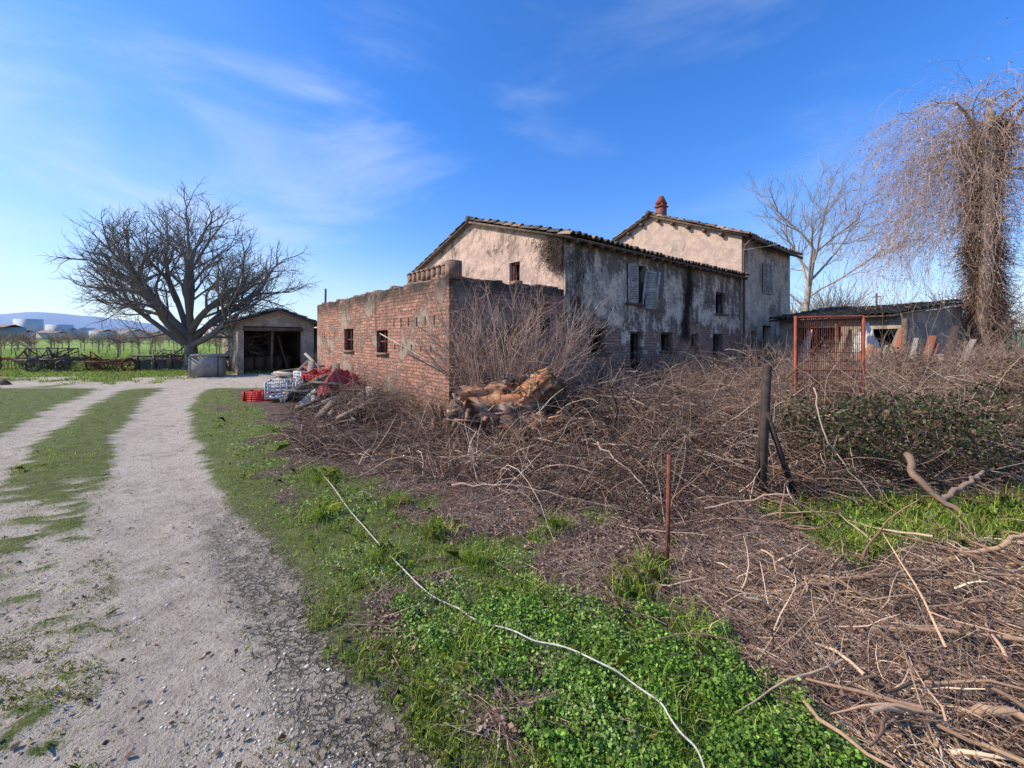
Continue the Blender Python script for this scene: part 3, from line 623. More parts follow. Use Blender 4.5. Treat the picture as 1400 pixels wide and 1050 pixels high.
def shrub(name,bx,by,H_,R_,n,cols,r=.006):
    A=Acc();a=rng.uniform(0,6.28,n);q=rng.random(n)**.5
    p=np.stack([bx+.25*R_*q*np.cos(a),by+.2*R_*q*np.sin(a),0*a],-1)
    d=nrm(np.stack([np.cos(a)*q*R_/H_*1.1,np.sin(a)*q*R_/H_*.8,1+0*a],-1)+rng.normal(0,.1,(n,3)));L=H_*rng.uniform(.6,1.1,n)
    P=[p];D=[]
    for k in range(7): d=nrm(d+rng.normal(0,.13,(n,3)));p=p+d*(L/7)[:,None];P.append(p);D.append(d)
    P=np.stack(P,1);tubes(A,P,(r*rng.uniform(.7,1.6,n))[:,None]*np.linspace(1,.35,8),4,pick(cols,n))
    for k in range(3,8):
        for rep in range(3):
            p=P[:,k-1]+(P[:,min(k,7)]-P[:,k-1])*rng.random((n,1));d=nrm(D[k-2]+rng.normal(0,.6,(n,3)));Q=[p]
            for j in range(4): d=nrm(d+rng.normal(0,.2,(n,3))+[0,0,.06]);p=p+d*(rng.uniform(.05,.14,n)*H_/2)[:,None];Q.append(p)
            tubes(A,np.stack(Q,1),(r*.5)*np.linspace(1,.5,5),3,pick(cols,n))
    return A.make(name,MV)
SC=[(.46,.30,.21),(.28,.17,.12),(.60,.42,.3)]
shrub('bare_shrub',-.05,7.7,2.45,1.8,150,SC,.007)
shrub('bare_shrub',1.7,8.6,1.2,1.3,50,SC)
shrub('bare_shrub',4.4,8.9,1.1,1.3,60,SC)
shrub('bare_shrub',6.9,9.3,1.5,1.6,80,SC)
shrub('bare_shrub',9.6,10.4,1.7,1.6,90,SC)
shrub('bare_shrub',12.2,10.6,1.6,1.8,90,SC)
shrub('bare_shrub',14.9,12.0,2.2,2.0,110,SC)
shrub('bare_shrub',18.0,12.3,2.4,2.2,120,SC)
A=Acc()
def lw(a,b,z): return np.stack([C0[0]+a*e1[0]+b*e2[0],C0[1]+a*e1[1]+b*e2[1],z],-1)
n=420;b0=np.abs(rng.normal(0,.4,n));z_=4.05+.25*b0-rng.random(n)**1.5*.7;aa=-.04-rng.random(n)*.08;bb=b0.copy();P=[lw(aa,b0,z_)]
for k in range(6): bb=np.maximum(0,bb+rng.normal(0,.06,n));z_=z_+rng.normal(-.04,.05,n);P.append(lw(aa-rng.random(n)*.06,bb,z_))
tubes(A,np.stack(P,1),.004,3,pick([(.06,.045,.035),(.14,.09,.065)],n))
n=480;z_=rng.uniform(1.8,4.0,n);ac=np.where(rng.random(n)<.75,5.85,.4)+rng.normal(0,.06,n)+.15*np.sin(z_*2.2);P=[]
for k in range(7): P.append(lw(ac,-.04-rng.random(n)*.05,z_));ac=ac+rng.normal(0,.07,n);z_=z_-rng.uniform(0,.14,n)
tubes(A,np.stack(P,1),.004,3,pick([(.05,.04,.03),(.12,.08,.06)],n))
A.make('climbing_vine',MV)
A=Acc();x,y=sample(80000,(3.2,9),(3.9,8),lambda x,y:ss(.40,.56,fbm(x*.8,y*.8,90)*.6+fbm(x*3,y*3,93)*.4)*np.where(x<6,.9,.5)*(y<front(x)+2.6)*(y>front(x)+.05));n=len(x)
z=hgt(x,y)+(.10+1.5*fbm(x*.9,y*.9,40))*rng.random(n)**.7*.9
leaves(A,np.stack([x,y,z],-1),rng.uniform(.025,.055,n),pick([(.055,.08,.02),(.03,.045,.016),(.09,.12,.035),(.14,.085,.05),(.24,.15,.09)],n))
x,y=sample(60000,(9,24),(7,15),lambda x,y:ss(.3,.5,fbm(x*.5,y*.5,91))*(np.abs(x/y-1.25)<.45));n=len(x);z=(1.5*fbm(x*.6,y*.6,92))*rng.random(n)**.6
leaves(A,np.stack([x,y,z],-1),rng.uniform(.05,.10,n),pick([(.055,.07,.022),(.03,.04,.016),(.16,.10,.06),(.24,.16,.1)],n))
A.make('ivy_undergrowth',ML)
A=Acc();x,y=sample(9000,(8.5,22),(6.5,14),lambda x,y:(np.abs(x/y-1.2)<.5)*1.);n=len(x)
tangle(A,x,y,rng.random(n)*1.1*fbm(x*.6,y*.6,92),rng.uniform(.4,1.5,n),rng.uniform(.004,.009,n),pick(BRC,n,.3),K=6);A.make('background_brambles',MV)

# ---------------------------------------------------------------- posts, gate, ropes
A=Acc();g=G(912,780);bar(A,(g[0],g[1],-.1),(g[0]+.01,g[1]-.01,.80),.012,.012)
bar(A,(g[0]-.02,g[1],.66),(g[0]+.03,g[1],.66),.006,.006);A.make('rusty_fence_post',MRUST)
A=Acc();bar(A,(2.40,3.95,-.1),(2.43,3.9,1.34),.028,.028);bar(A,(2.42,3.9,.9),(2.75,4.0,.1),.018,.02);bar(A,(2.36,3.93,.2),(2.44,3.99,1.0),.02,.01);A.make('wooden_fence_post',simple('dark_old_timber',(.09,.06,.045),(.045,.035,.028),12))
A=Acc()
def gp(t,z): return np.array([4.88+1.08*t,7.05-.1*t,z])
for t in(0,1): tubes(A,[gp(t,-.1),gp(t,1.98)],.024,8,caps=True)
tubes(A,[gp(0,1.95),gp(1,1.97)],.018,8);tubes(A,[gp(0,.15),gp(1,.15)],.022,8);tubes(A,[gp(0,1.05),gp(1,1.05)],.015,6)
A.make('gate_frame',MRED)
B=Acc()
for k in range(1,36): tubes(B,[gp(k/36,.15),gp(k/36+rng.normal(0,.004),1.95)],.0065,4)
for k in range(1,12): tubes(B,[gp(0,.15+.15*k),gp(1,.15+.15*k)],.004,4)
gb=B.make('gate_mesh',MRUST);ge=empty('rusty_metal_gate');gb.parent=ge;bpy.data.objects['gate_frame'].parent=ge
pts=[G(*q) for q in [(440,650),(485,705),(530,760),(592,818),(645,845),(700,868),(770,888),(840,918),(895,958),(935,1005),(965,1060)]]
pts=np.array(pts);tt=np.linspace(0,len(pts)-1,80);xx=np.interp(tt,range(len(pts)),pts[:,0]);yy=np.interp(tt,range(len(pts)),pts[:,1])
kk=np.ones(7)/7;xx[3:-3]=np.convolve(xx,kk,'valid');yy[3:-3]=np.convolve(yy,kk,'valid')
xx=xx+.012*np.sin(tt*4.1);yy=yy+.01*np.sin(tt*5.3+1)
zh=hgt(xx,yy)+.045+.07*ss(3,6,tt)+.015*np.sin(tt*3)-.02*(np.sin(tt*1.7)>.85)
A=Acc();tubes(A,np.stack([xx*(1-zh/CH*.9),yy*(1-zh/CH*.9),zh],-1),.0038,8);A.make('white_hose',simple('dirty_white_plastic',(.74,.68,.55),(.5,.44,.34),20,.6))
def cable(name,p,q,sag,r=.012):
    t=np.linspace(0,1,24)[:,None];P=np.array(p)*(1-t)+np.array(q)*t;P[:,2]-=sag*4*(t[:,0]*(1-t[:,0]));A=Acc();tubes(A,P,r,5);return A.make(name,simple(name+'_sheath',(.6,.6,.6),bump=0))
cable('power_cable',(9.2,16.3,5.1),(24,14,9.0),.5);cable('power_cable',(9.2,16.3,5.3),(26,22,12.),.4,.012)

# ---------------------------------------------------------------- rotten logs
def log(A,p,q,r,seed,split=.5):
    K=20;S=30;t=np.linspace(0,1,K)[:,None];p=np.array(p,float);q=np.array(q,float);P=p*(1-t)+q*t
    Ln=np.linalg.norm(q-p);T=nrm(q-p);U=nrm(np.cross(T,[.1,.3,1.]));V=np.cross(T,U)
    P=P+(V*np.sin(t*3+seed)+U*np.cos(t*4+seed))*.03
    a=np.arange(S)*2*math.pi/S;A2=np.tile(a,(K,1));T2=np.repeat(t,S,1)
    ca,sa=np.cos(A2),np.sin(A2)
    rid=vn(ca*5+seed*7+20,sa*5+T2*2.2+20,seed);rough=vn(ca*9+T2*11+50,sa*9+50,seed+5);lump=vn(ca*1.3+9,sa*1.3+T2*3.5+9,seed+9);r2=vn(ca*14+T2*4+80,sa*14+80,seed+2)
    cut=(sa*math.cos(seed)+ca*math.sin(seed)+.9*(lump-.5))>split-.15+.5*(rid-.5)
    R=r*(.45+.6*lump+.32*rid+.25*rough);R=np.where(cut,R*(.45+.5*rid),R)
    ring=P[:,None]+R[...,None]*(ca[...,None]*U+sa[...,None]*V)
    endj=(rid-.4+.5*(r2-.5))*.35*min(Ln,.7)*np.clip(np.abs(T2-.5)*2-.6,0,1)*2*np.sign(T2-.5);ring=ring+endj[...,None]*T
    idx=np.arange(K*S).reshape(K,S);nx=np.roll(idx,-1,1);f=np.stack([idx[:-1],nx[:-1],nx[1:],idx[1:]],-1).reshape(-1,4)
    orc=np.array([.58,.25,.11]);bk=np.array([.19,.12,.085])
    c=np.where(cut[...,None],orc*(.25+1.3*(rid*.5+r2*.5)[...,None]),bk*(.4+1.1*rough[...,None]));k=rng.random((K,S))<.12;c[k]=(.5,.36,.24);k=rng.random((K,S))<.1;c[k]=(.08,.05,.035)
    n0=A.n;A.add(ring,f,np.clip(c.reshape(-1,3),0,1))
    for e,i in ((0,0),(K-1,K-1)):
        cen=P[i]+T*(.12 if e==0 else -.12)*Ln;m0=A.n;A.add([cen],np.zeros((0,3),int),[.30,.15,.07])
        rr_=idx[i]+n0;fc=np.stack([rr_,np.roll(rr_,-1),np.full(S,m0)],1);A.f.append(fc)
    nS=34;tt_=rng.random(nS);aa_=rng.uniform(0,6.28,nS)
    for j in range(nS):
        o_=p+(q-p)*tt_[j]+(U*math.cos(aa_[j])+V*math.sin(aa_[j]))*r*.6;dv=nrm(T*rng.choice([-1,1])+rng.normal(0,.45,3));l_=rng.uniform(.05,.2)
        bar(A,o_,o_+dv*l_,rng.uniform(.005,.016),rng.uniform(.003,.008),pick([(.58,.28,.13),(.38,.19,.1),(.6,.42,.28),(.2,.13,.09)],1)[0])
A=Acc()
log(A,(-.85,6.6,.66),(-.15,6.7,.66),.20,1,.0);log(A,(.15,6.5,.68),(.66,6.35,.98),.21,2,.1);log(A,(-.6,6.35,.42),(.5,6.6,.46),.25,3,.6)
log(A,(-.9,6.5,.2),(-.74,6.2,.56),.17,4,.5);log(A,(.5,6.9,.45),(.75,6.9,.85),.2,5,.6);log(A,(.0,7.0,.84),(.45,6.85,.86),.14,6,.0);log(A,(-.1,6.1,.25),(.5,6.15,.32),.16,7,.3)
for k in range(90):
    o_=np.array([rng.uniform(-1.2,1.1),rng.uniform(5.9,6.7),rng.uniform(.08,.5)]);bar(A,o_,o_+rng.normal(0,.13,3),rng.uniform(.01,.045),.008,pick([(.54,.27,.14),(.32,.18,.1),(.16,.1,.07)],1)[0])
A.make('rotten_log_pile',MB)
A=Acc()
def br(pts,r,col,S=8):
    P=np.array(pts,float);t=np.linspace(0,len(P)-1,14);Q=np.stack([np.interp(t,range(len(P)),P[:,i]) for i in range(3)],1)+rng.normal(0,.010,(14,3));tubes(A,Q,r*np.linspace(1,.55,14)[None],S,col,caps=True)
br([(3.85,3.98,.48),(3.78,3.85,.28),(3.9,3.7,.12),(4.0,3.5,.0)],.034,(.28,.18,.12));br([(3.88,3.72,.12),(4.15,3.75,.26),(4.4,3.8,.36)],.026,(.3,.2,.14))
br([(3.0,2.85,.04),(3.35,2.8,.17),(3.75,2.85,.35)],.02,(.5,.31,.17));br([(1.9,2.2,.05),(2.6,2.0,.12),(3.2,1.9,.14)],.014,(.46,.29,.17))
br([(2.2,1.75,.08),(2.5,1.65,.14),(2.9,1.6,.13)],.018,(.54,.34,.2));br([(1.6,2.5,.05),(2.3,2.55,.12),(3.1,2.75,.1)],.012,(.42,.26,.16));br([(1.75,1.7,.05),(2.0,1.62,.11),(2.25,1.5,.1)],.022,(.52,.33,.19))
br([(.9,4.3,.5),(1.2,3.9,.25),(1.4,3.6,.06)],.009,(.5,.37,.26));br([(-.9,5.0,.15),(.0,4.8,.22),(1.1,4.9,.15)],.013,(.3,.2,.13));br([(3.1,4.2,1.1),(3.05,4.0,.6),(3.3,3.7,.1)],.008,(.5,.35,.23))
br([(-.6,4.2,.1),(.1,3.9,.2),(.7,3.75,.08)],.008,(.5,.37,.27));br([(1.7,3.6,.1),(2.2,3.3,.35),(2.6,3.2,.05)],.008,(.46,.32,.22))
A.make('fallen_branches',MB,smooth=True)

# ---------------------------------------------------------------- debris by the annex
def crate(name,c,w,d,h,rz,mat,tilt=0):
    e=empty(name,c,rz);e.rotation_euler=(tilt,0,rz);A=Acc()
    for sx in(-1,1):
        for sy in(-1,1): box(A,(sx*w/2,sy*d/2,h/2),(.02,.02,h/2))
    for k in range(5):
        z=.03+k*(h-.06)/4
        for s in(-1,1): box(A,(0,s*d/2,z),(w/2-.02,.010,.022));box(A,(s*w/2,0,z),(.010,d/2-.02,.022))
    for k in range(5):
        for s in(-1,1): box(A,(-w/2+(k+.5)*w/5,s*(d/2+.001),h/2),(.012,.013,h/2-.01))
    box(A,(0,0,.02),(w/2-.02,d/2-.02,.01));A.make('crate_body',mat,e)
MWHITE=simple('white_plastic',(.78,.76,.72),(.6,.58,.54),6,.5);MREDP=simple('red_plastic',(.70,.03,.03),(.5,.02,.02),6,.5)
crate('white_plastic_crate',(-5.75,10.3,.12),.68,.45,.42,.3,MWHITE,.1);crate('white_plastic_crate',(-5.6,11.3,.35),.6,.4,.35,.9,MWHITE);crate('red_plastic_crate',(-5.0,10.6,.45),.5,.4,.3,-.4,MREDP,.3)
g=G(357,548);crate('red_plastic_crate',(g[0],g[1],0),.62,.42,.27,.15,MREDP)
A=Acc()
for k in range(170):
    cx=rng.uniform(-6.4,-2.7);cy=8.1+(-2.9-cx)*1.12+rng.normal(0,.45)
    if not bool(outside(cx,cy,.45)) or (cx<-5 and cy<10.7): continue
    L=rng.uniform(.3,1.3);a=rng.uniform(0,3.14);z=rng.uniform(.05,.85)*(.4+.6*ss(-3,-4.2,cx))
    bar(A,(cx-L/2*math.cos(a),cy-L/2*math.sin(a),z*rng.uniform(.2,1)),(cx+L/2*math.cos(a),cy+L/2*math.sin(a),z+rng.normal(0,.2)),rng.uniform(.02,.09),rng.uniform(.008,.022),col=pick([(.36,.26,.18),(.19,.135,.09),(.46,.38,.3),(.24,.2,.17),(.10,.075,.06),(.38,.10,.07)],1)[0])
A.make('scrap_timber_pile',MB)
A=Acc();x,y=sample(5500,(-5.5,-1.6),(6.9,12.0),lambda x,y:(np.abs(y-(8.0+(-2.9-x)*1.12))<.8)&outside(x,y,.1)&~((x<-4.8)&(y<10.9)));n=len(x)
tangle(A,x,y,.0+.6*rng.random(n),rng.uniform(.2,.8,n),rng.uniform(.002,.006,n),pick([(.24,.15,.10),(.40,.27,.18),(.12,.08,.06)],n));A.make('brushwood_pile',MV)
def sheet(name,c,w,d,h,col,seed,rz=0):
    n=30;u,v=np.meshgrid(np.linspace(-1,1,n),np.linspace(-1,1,n));hz=h*(1-np.maximum(np.abs(u),np.abs(v))**2)+.6*h*(fbm(u*3.5+5,v*3.5+5,seed)-.5)*2
    hz=np.maximum(hz,.01);wob=1+.8*(fbm(u*1.2+9,v*1.2,seed+3)-.5)
    X_=u*w*wob;Y_=v*d*wob;co_,si_=math.cos(rz),math.sin(rz)
    A=Acc();i=np.arange(n*n).reshape(n,n);A.add(np.stack([c[0]+X_*co_-Y_*si_,c[1]+X_*si_+Y_*co_,c[2]+hz],-1),np.stack([i[:-1,:-1],i[:-1,1:],i[1:,1:],i[1:,:-1]],-1).reshape(-1,4));A.make(name,simple(name+'_cloth',col,rough=.6),smooth=True)
sheet('red_tarpaulin',(-3.8,9.1,.35),.5,.3,.45,(.48,.05,.06),3,.6);sheet('dark_tarpaulin',(-4.7,9.6,.15),.55,.4,.45,(.06,.06,.07),5,.2);sheet('grey_tarpaulin',(-3.0,8.4,.05),.4,.3,.3,(.25,.22,.2),9,.9);sheet('white_tarpaulin',(-4.3,9.2,.1),.3,.25,.3,(.6,.57,.52),15,.9)
sheet('orange_tarpaulin',(10.6,12.1,.7),.35,.3,.6,(.62,.28,.13),12,.2);sheet('white_tarpaulin',(10.9,12.6,1.0),.3,.25,.9,(.68,.64,.58),17,.2)

E=empty('concrete_trough',(-12.85,17.3,0),.4);A=Acc()
for s in(-1,1): box(A,(s*.5,0,.42),(.06,.4,.42));box(A,(0,s*.43,.42),(.44,.05,.42))
box(A,(0,0,.2),(.43,.37,.04));box(A,(.1,0,.88),(.62,.5,.035),(1,.1,0));A.make('trough_shell',MCONC,E)
def wheel(A,c,R,ax,w=.05):
    t=np.linspace(0,2*math.pi,21);ax=nrm(np.array(ax,float));u=nrm(np.cross(ax,[0,0,1.]));v=np.cross(ax,u);c=np.array(c)
    P=c+R*(np.cos(t)[:,None]*u+np.sin(t)[:,None]*v);tubes(A,P,w,7)
    for k in range(6):
        a=k*math.pi/3;tubes(A,[c,c+R*(math.cos(a)*u+math.sin(a)*v)],.014,4)
    tubes(A,[c-ax*.08,c+ax*.08],.06,8,caps=True)
def implement(name,loc,rz,kind,sc=1.):
    E=empty(name,loc,rz);E.scale=(sc,)*3;A=Acc()
    if kind==0:
        for s in(-.5,0,.5): bar(A,(-1.1,s,.55),(1.1,s,.55),.03,.03)
        for s in(-1,0,1): bar(A,(s,-.6,.6),(s,.6,.6),.03,.02)
        for i in range(9):
            for s in(-.5,0,.5):
                x_=-1+i*.25;tubes(A,[[x_,s,.55],[x_+.02,s-.15,.35],[x_,s,.12],[x_,s+.12,.02]],.014,5)
        bar(A,(0,-.6,.6),(0,-1.3,.95),.03,.03);bar(A,(-.4,-.6,.6),(0,-.9,1.1),.025,.025);bar(A,(.4,-.6,.6),(0,-.9,1.1),.025,.025)
        wheel(A,(-1.2,0,.35),.33,(1,0,0));wheel(A,(1.2,0,.35),.33,(1,0,0))
    elif kind==1:
        bar(A,(-1.3,-.5,.6),(1.3,-.5,.6),.04,.05);bar(A,(-1.3,.5,.6),(1.3,.5,.6),.04,.05)
        for s in(-1.2,-.4,.4,1.2): bar(A,(s,-.5,.63),(s,.5,.63),.03,.03)
        wheel(A,(-.5,-.65,.36),.31,(0,1,0),.06);wheel(A,(-.5,.65,.36),.31,(0,1,0),.06);wheel(A,(.6,-.65,.3),.25,(0,1,0),.05)
        bar(A,(1.3,0,.6),(2.2,0,.35),.04,.04)
        for k in range(7): tubes(A,[[-1.2+k*.4,-.5,.65],[-1.25+k*.4,-.55,1.2]],.018,5)
        bar(A,(-1.25,-.55,1.2),(1.2,-.55,1.15),.02,.02)
        for k in range(14): bar(A,(rng.uniform(-1.2,.6),rng.uniform(-.5,.5),.7),(rng.uniform(-.6,1.2),rng.uniform(-.5,.5),rng.uniform(.7,1.3)),.03,.02)
    else:
        bar(A,(-1,0,.75),(1.1,.15,.7),.05,.05)
        for k in range(3):
            x_=-.8+k*.7;bar(A,(x_,0,.75),(x_+.05,.05,.15),.03,.05)
            A.add([(x_-.1,0,.05),(x_+.45,.25,.12),(x_+.4,.3,.55),(x_-.05,.05,.5)],[[0,1,2,3]])
        wheel(A,(1.0,.4,.32),.3,(0,1,0));bar(A,(1.1,.1,.7),(1.3,.1,1.3),.03,.03);bar(A,(.6,.1,.7),(1.3,.1,1.3),.025,.025)
    A.make('implement_frame',MMETAL if kind else MRUST,E)
implement('farm_trailer',(-21.8,19.6,0),.3,1,.95);implement('tine_harrow',(-19.2,19.6,0),-.2,0,.9);implement('plough',(-17.2,19.8,0),.2,2,1.);implement('tine_harrow',(-24.5,21,0),.6,0,1.);implement('farm_trailer',(-18.3,22,0),-.3,1,.8);implement('plough',(-14.6,19.9,0),1.2,2,.9)
for q in [(-22.4,20.2),(-20.4,20.6),(-23.5,20.5),(-18,20.5),(-16,20.6)]: shrub('bare_shrub',q[0],q[1],1.0,1.4,60,[(.13,.10,.075),(.19,.14,.10)],.01)
shrub('bare_shrub',-8.2,18.6,1.3,1.2,50,[(.28,.23,.13),(.2,.14,.10)],.01)
A=Acc();tubes(A,[[-9.15,20,-.1],[-9.1,20,4.0]],.05,8,caps=True);A.make('wooden_pole',MWOOD)
A=Acc();tubes(A,[[-17.5,14.2,-.05],[-17.9,14.3,.12]],.12,10,caps=True);A.make('short_log',MWOOD)
E=empty('beehive_boxes',(12.7,12.0,0),.3);A=Acc()
for k,(x_,z_) in enumerate([(0,.0),(.7,.0)]):
    box(A,(x_,0,.35),(.22,.25,.25));box(A,(x_,0,.64),(.25,.28,.03));box(A,(x_,0,.05),(.2,.2,.05));box(A,(x_,-.26,.16),(.1,.02,.015))
    box(A,(x_,0,.88),(.21,.24,.2));box(A,(x_,0,1.10),(.26,.29,.02))
A.make('hive_stack',MCONC,E)
E=empty('green_container',(26.0,21.3,0),-.3);A=Acc();box(A,(0,0,1.0),(2.6,1.1,.95))
for k in range(26): box(A,(-2.5+k*.2,-1.13,1.0),(.05,.03,.85))
box(A,(0,0,2.0),(2.7,1.2,.05));A.make('corrugated_shell',simple('green_paint',(.03,.22,.12),(.02,.14,.08),4,.6),E)
for x0,y0,w,d_,h_ in [(25,25,5,4,2.2),(38,34,6,5,2.8)]:
    E=empty('background_outbuilding',(x0,y0,0),-.2)
    wall('front',E,(-w/2,0,0),(1,0,0),(0,-1,0),w,lambda u:h_,[(w*.3,w*.45,.0,2.0)],MSHED)
    wall('side',E,(-w/2,0,0),(0,1,0),(-1,0,0),d_,lambda u:h_,[],MSHED)
    tiles('roof',E,(-w/2-.2,-.3,h_),(1,0,0),(0,1,.3),w+.4,d_*.6,21)
    tiles('roof_back',E,(-w/2-.2,d_+.3,h_),(1,0,0),(0,-1,.3),w+.4,d_*.6,22)

# ---------------------------------------------------------------- orchard, far trees, town, hills
def orchard(name,pts,h,cols,nb=34):
    A=Acc();n=len(pts);base=np.concatenate([pts,np.zeros((n,1))],1)
    tubes(A,np.stack([base,base+[0,0,.4],base+[0,0,.8]],1)*1.,.055,5,pick(cols,n))
    q=np.repeat(base,nb,0);m_=len(q);zz=rng.uniform(.35,.8,m_)*np.repeat(h,nb);p=q+np.stack([0*zz,0*zz,zz],-1);a=rng.uniform(0,6.28,m_)
    d=nrm(np.stack([np.cos(a),np.sin(a),rng.uniform(.1,1.5,m_)],-1));P=[p]
    for k in range(4): d=nrm(d+rng.normal(0,.25,(m_,3))+[0,0,.12]);p=p+d*(np.repeat(h,nb)*rng.uniform(.1,.2,m_))[:,None];P.append(p)
    tubes(A,np.stack(P,1),.02*np.linspace(1,.4,5),3,pick(cols,m_));A.make(name,MV)
pts=[]
for r in range(10):
    for k in range(26):
        if rng.random()<.8: pts.append((-76+k*2.9+r*.9+rng.normal(0,.5),33+r*6+rng.normal(0,.5)))
pts=np.array(pts);orchard('orchard_trees',pts,rng.uniform(1.5,2.2,len(pts)),[(.30,.19,.14),(.38,.26,.19),(.2,.13,.10)])
ang=rng.uniform(-1.05,1.05,700);R=rng.uniform(140,420,700);pts=np.stack([R*np.sin(ang),R*np.cos(ang)],1)
orchard('distant_trees',pts,rng.uniform(2.5,5.5,700)*1.0,[(.25,.21,.19),(.3,.25,.22)],22)
ang=rng.uniform(.6,1.0,90);R=rng.uniform(34,70,90);orchard('distant_bare_trees',np.stack([R*np.sin(ang),R*np.cos(ang)],1),rng.uniform(2.5,5,90),[(.22,.16,.12),(.28,.2,.15)],60)
A=Acc()
for k in range(46):
    a=rng.uniform(-1.0,-.35);R_=rng.uniform(420,800);w=rng.uniform(6,22);h_=rng.uniform(3,9);c_=pick([(.6,.6,.6),(.5,.42,.36),(.7,.68,.64),(.42,.46,.52)],1)[0]
    cx,cy=R_*math.sin(a),R_*math.cos(a);box(A,(cx,cy,h_/2),(w/2,5,h_/2),(1,rng.normal(0,.3),0),col=c_)
    rv=[(cx-w/2,cy-6,h_+.02),(cx+w/2,cy-6,h_+.02),(cx+w/2,cy+5,h_+.02),(cx-w/2,cy+5,h_+.02),(cx-w/2,cy,h_+1.8),(cx+w/2,cy,h_+1.8)];A.add(rv,[[0,1,5,4],[3,4,5,2]],(.4,.25,.2))
for a,h_ in [(-.868,20),(-.835,15),(-.81,12)]: box(A,(620*math.sin(a),620*math.cos(a),h_/2),(8,6,h_/2),col=(.55,.56,.6))
A.make('distant_town',MV)
A=Acc()
for R_,hh,c_,sd in [(2600,125,(.30,.40,.52),1),(1900,60,(.23,.30,.37),4)]:  # aerial haze is painted into these blue-grey hill colours
    a=np.linspace(-1.35,1.35,260);h_=hh*(.25+fbm(a*5+3,a*0+sd,sd,5)*1.1)*np.interp(a,[-1.3,-.9,-.5,0,1.3],[1,.95,.6,.3,.25])
    b=np.stack([R_*np.sin(a),R_*np.cos(a),-5+0*a],-1);t=np.stack([(R_+250)*np.sin(a),(R_+250)*np.cos(a),h_],-1);bk=np.stack([(R_+600)*np.sin(a),(R_+600)*np.cos(a),-5+0*a],-1)
    n=len(a);i=np.arange(n-1);A.add(np.concatenate([b,t,bk]),np.concatenate([np.stack([i,i+1,i+1+n,i+n],1),np.stack([i+n,i+1+n,i+1+2*n,i+2*n],1)]),c_)
A.make('hills',MV,smooth=True)

# ---------------------------------------------------------------- sky & sun
EL=math.radians(37);AZ=math.atan2(-.985,-.06)
w=bpy.data.worlds.new('World');scene.world=w;w.use_nodes=True;nt=w.node_tree;nt.nodes.clear()
def N(t,**k):
    x=nt.nodes.new(t)
    for a,b in k.items(): setattr(x,a,b)
    return x
L_=nt.links.new
def rmp(src,a,b,c=0.,d=1.):
    x=N('ShaderNodeMapRange',interpolation_type='SMOOTHSTEP');L_(src,x.inputs[0]);x.inputs[1].default_value=a;x.inputs[2].default_value=b;x.inputs[3].default_value=c;x.inputs[4].default_value=d;return x.outputs[0]
def mul(a,b):
    x=N('ShaderNodeMath',operation='MULTIPLY');L_(a,x.inputs[0])
    if hasattr(b,'links'): L_(b,x.inputs[1])
    else: x.inputs[1].default_value=b
    return x.outputs[0]
o=N('ShaderNodeOutputWorld');bg=N('ShaderNodeBackground');bg.inputs[1].default_value=.15
sk=N('ShaderNodeTexSky',sky_type='NISHITA');sk.sun_disc=False;sk.sun_elevation=EL;sk.sun_rotation=AZ;sk.air_density=1.0;sk.dust_density=.3;sk.ozone_density=2.
tc=N('ShaderNodeTexCoord');sx=N('ShaderNodeSeparateXYZ');L_(tc.outputs['Generated'],sx.inputs[0])
tint=N('ShaderNodeMix',data_type='RGBA');L_(rmp(sx.outputs[2],-.02,.5),tint.inputs[0]);tint.inputs[6].default_value=(.86,1.02,1.38,1);tint.inputs[7].default_value=(.42,.98,1.75,1)
mt=N('ShaderNodeMix',data_type='RGBA',blend_type='MULTIPLY');mt.inputs[0].default_value=1;L_(sk.outputs[0],mt.inputs[6]);L_(tint.outputs[2],mt.inputs[7])
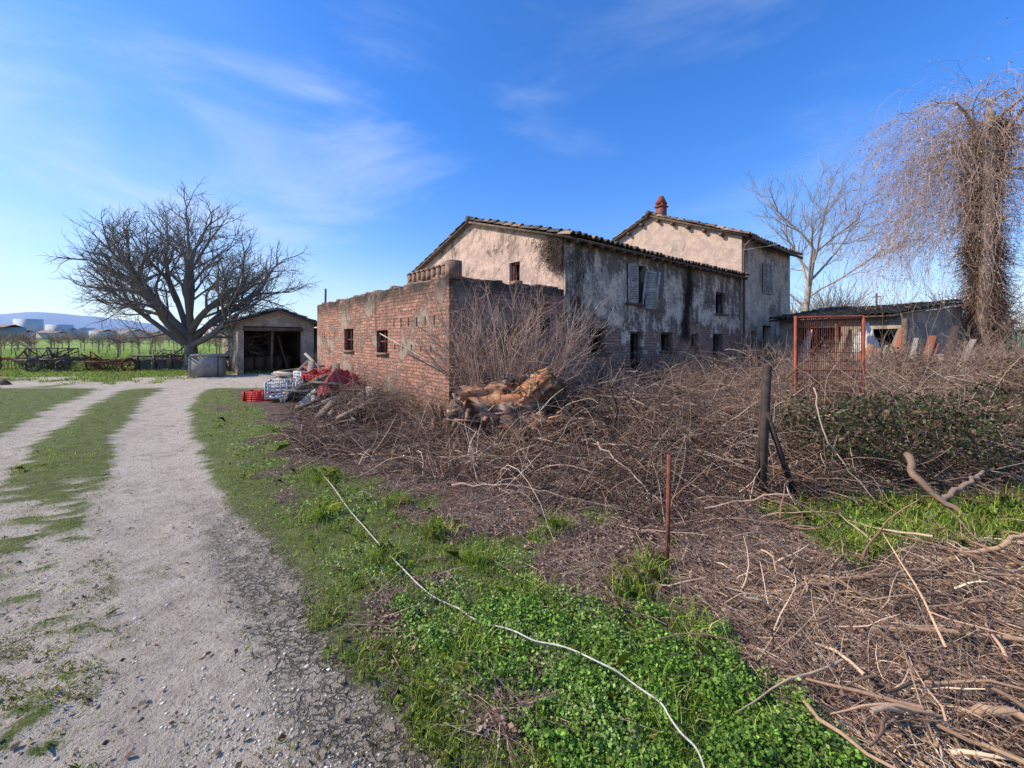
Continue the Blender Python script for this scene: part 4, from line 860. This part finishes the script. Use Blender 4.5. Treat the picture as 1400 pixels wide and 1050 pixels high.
mp=N('ShaderNodeMapping');mp.inputs['Scale'].default_value=(1.2,2.2,4.6);mp.inputs['Rotation'].default_value=(.25,.35,.5);mp.inputs['Location'].default_value=(1.9,.3,.2);L_(tc.outputs['Generated'],mp.inputs[0])
n1=N('ShaderNodeTexNoise');n1.inputs['Scale'].default_value=1.5;n1.inputs['Detail'].default_value=9;n1.inputs['Roughness'].default_value=.55;n1.inputs['Distortion'].default_value=.5;L_(mp.outputs[0],n1.inputs['Vector'])
n2=N('ShaderNodeTexNoise');n2.inputs['Scale'].default_value=1.1;n2.inputs['Detail'].default_value=3;L_(tc.outputs['Generated'],n2.inputs['Vector'])
wisps=mul(mul(mul(rmp(n1.outputs[0],.45,.88),rmp(n2.outputs[0],.4,.6,.3,1.)),rmp(sx.outputs[0],.3,-.75,.28,1.)),.85)
haze=mul(mul(mul(rmp(sx.outputs[0],-.2,-.95),rmp(sx.outputs[2],.85,.05)),rmp(n1.outputs[0],.30,.62,.35,1.)),.70)
hz2=rmp(sx.outputs[2],.22,-.02,0,.35)
white=(5.3,6.0,6.8,1)
cur=mt.outputs[2]
for fac in (hz2,haze,wisps):
    mx=N('ShaderNodeMix',data_type='RGBA');L_(fac,mx.inputs[0]);L_(cur,mx.inputs[6]);mx.inputs[7].default_value=white;cur=mx.outputs[2]
L_(cur,bg.inputs[0]);L_(bg.outputs[0],o.inputs[0])
sd=bpy.data.lights.new('sun','SUN');sd.energy=5.;sd.angle=math.radians(.5);sd.color=(1,.91,.78);so=bpy.data.objects.new('sun',sd);scene.collection.objects.link(so)
from mathutils import Vector
ts=Vector((math.sin(AZ)*math.cos(EL),math.cos(AZ)*math.cos(EL),math.sin(EL)));so.rotation_euler=ts.to_track_quat('Z','Y').to_euler()
scene.view_settings.view_transform='Standard'
cd=bpy.data.cameras.new('camera');cd.sensor_width=36;cd.lens=36*F/1400;cd.shift_y=-63/1400;cd.clip_end=12000;cd.clip_start=.05
cam=bpy.data.objects.new('camera',cd);cam.location=(0,0,CH);cam.rotation_euler=(math.pi/2,0,0);scene.collection.objects.link(cam);scene.camera=cam
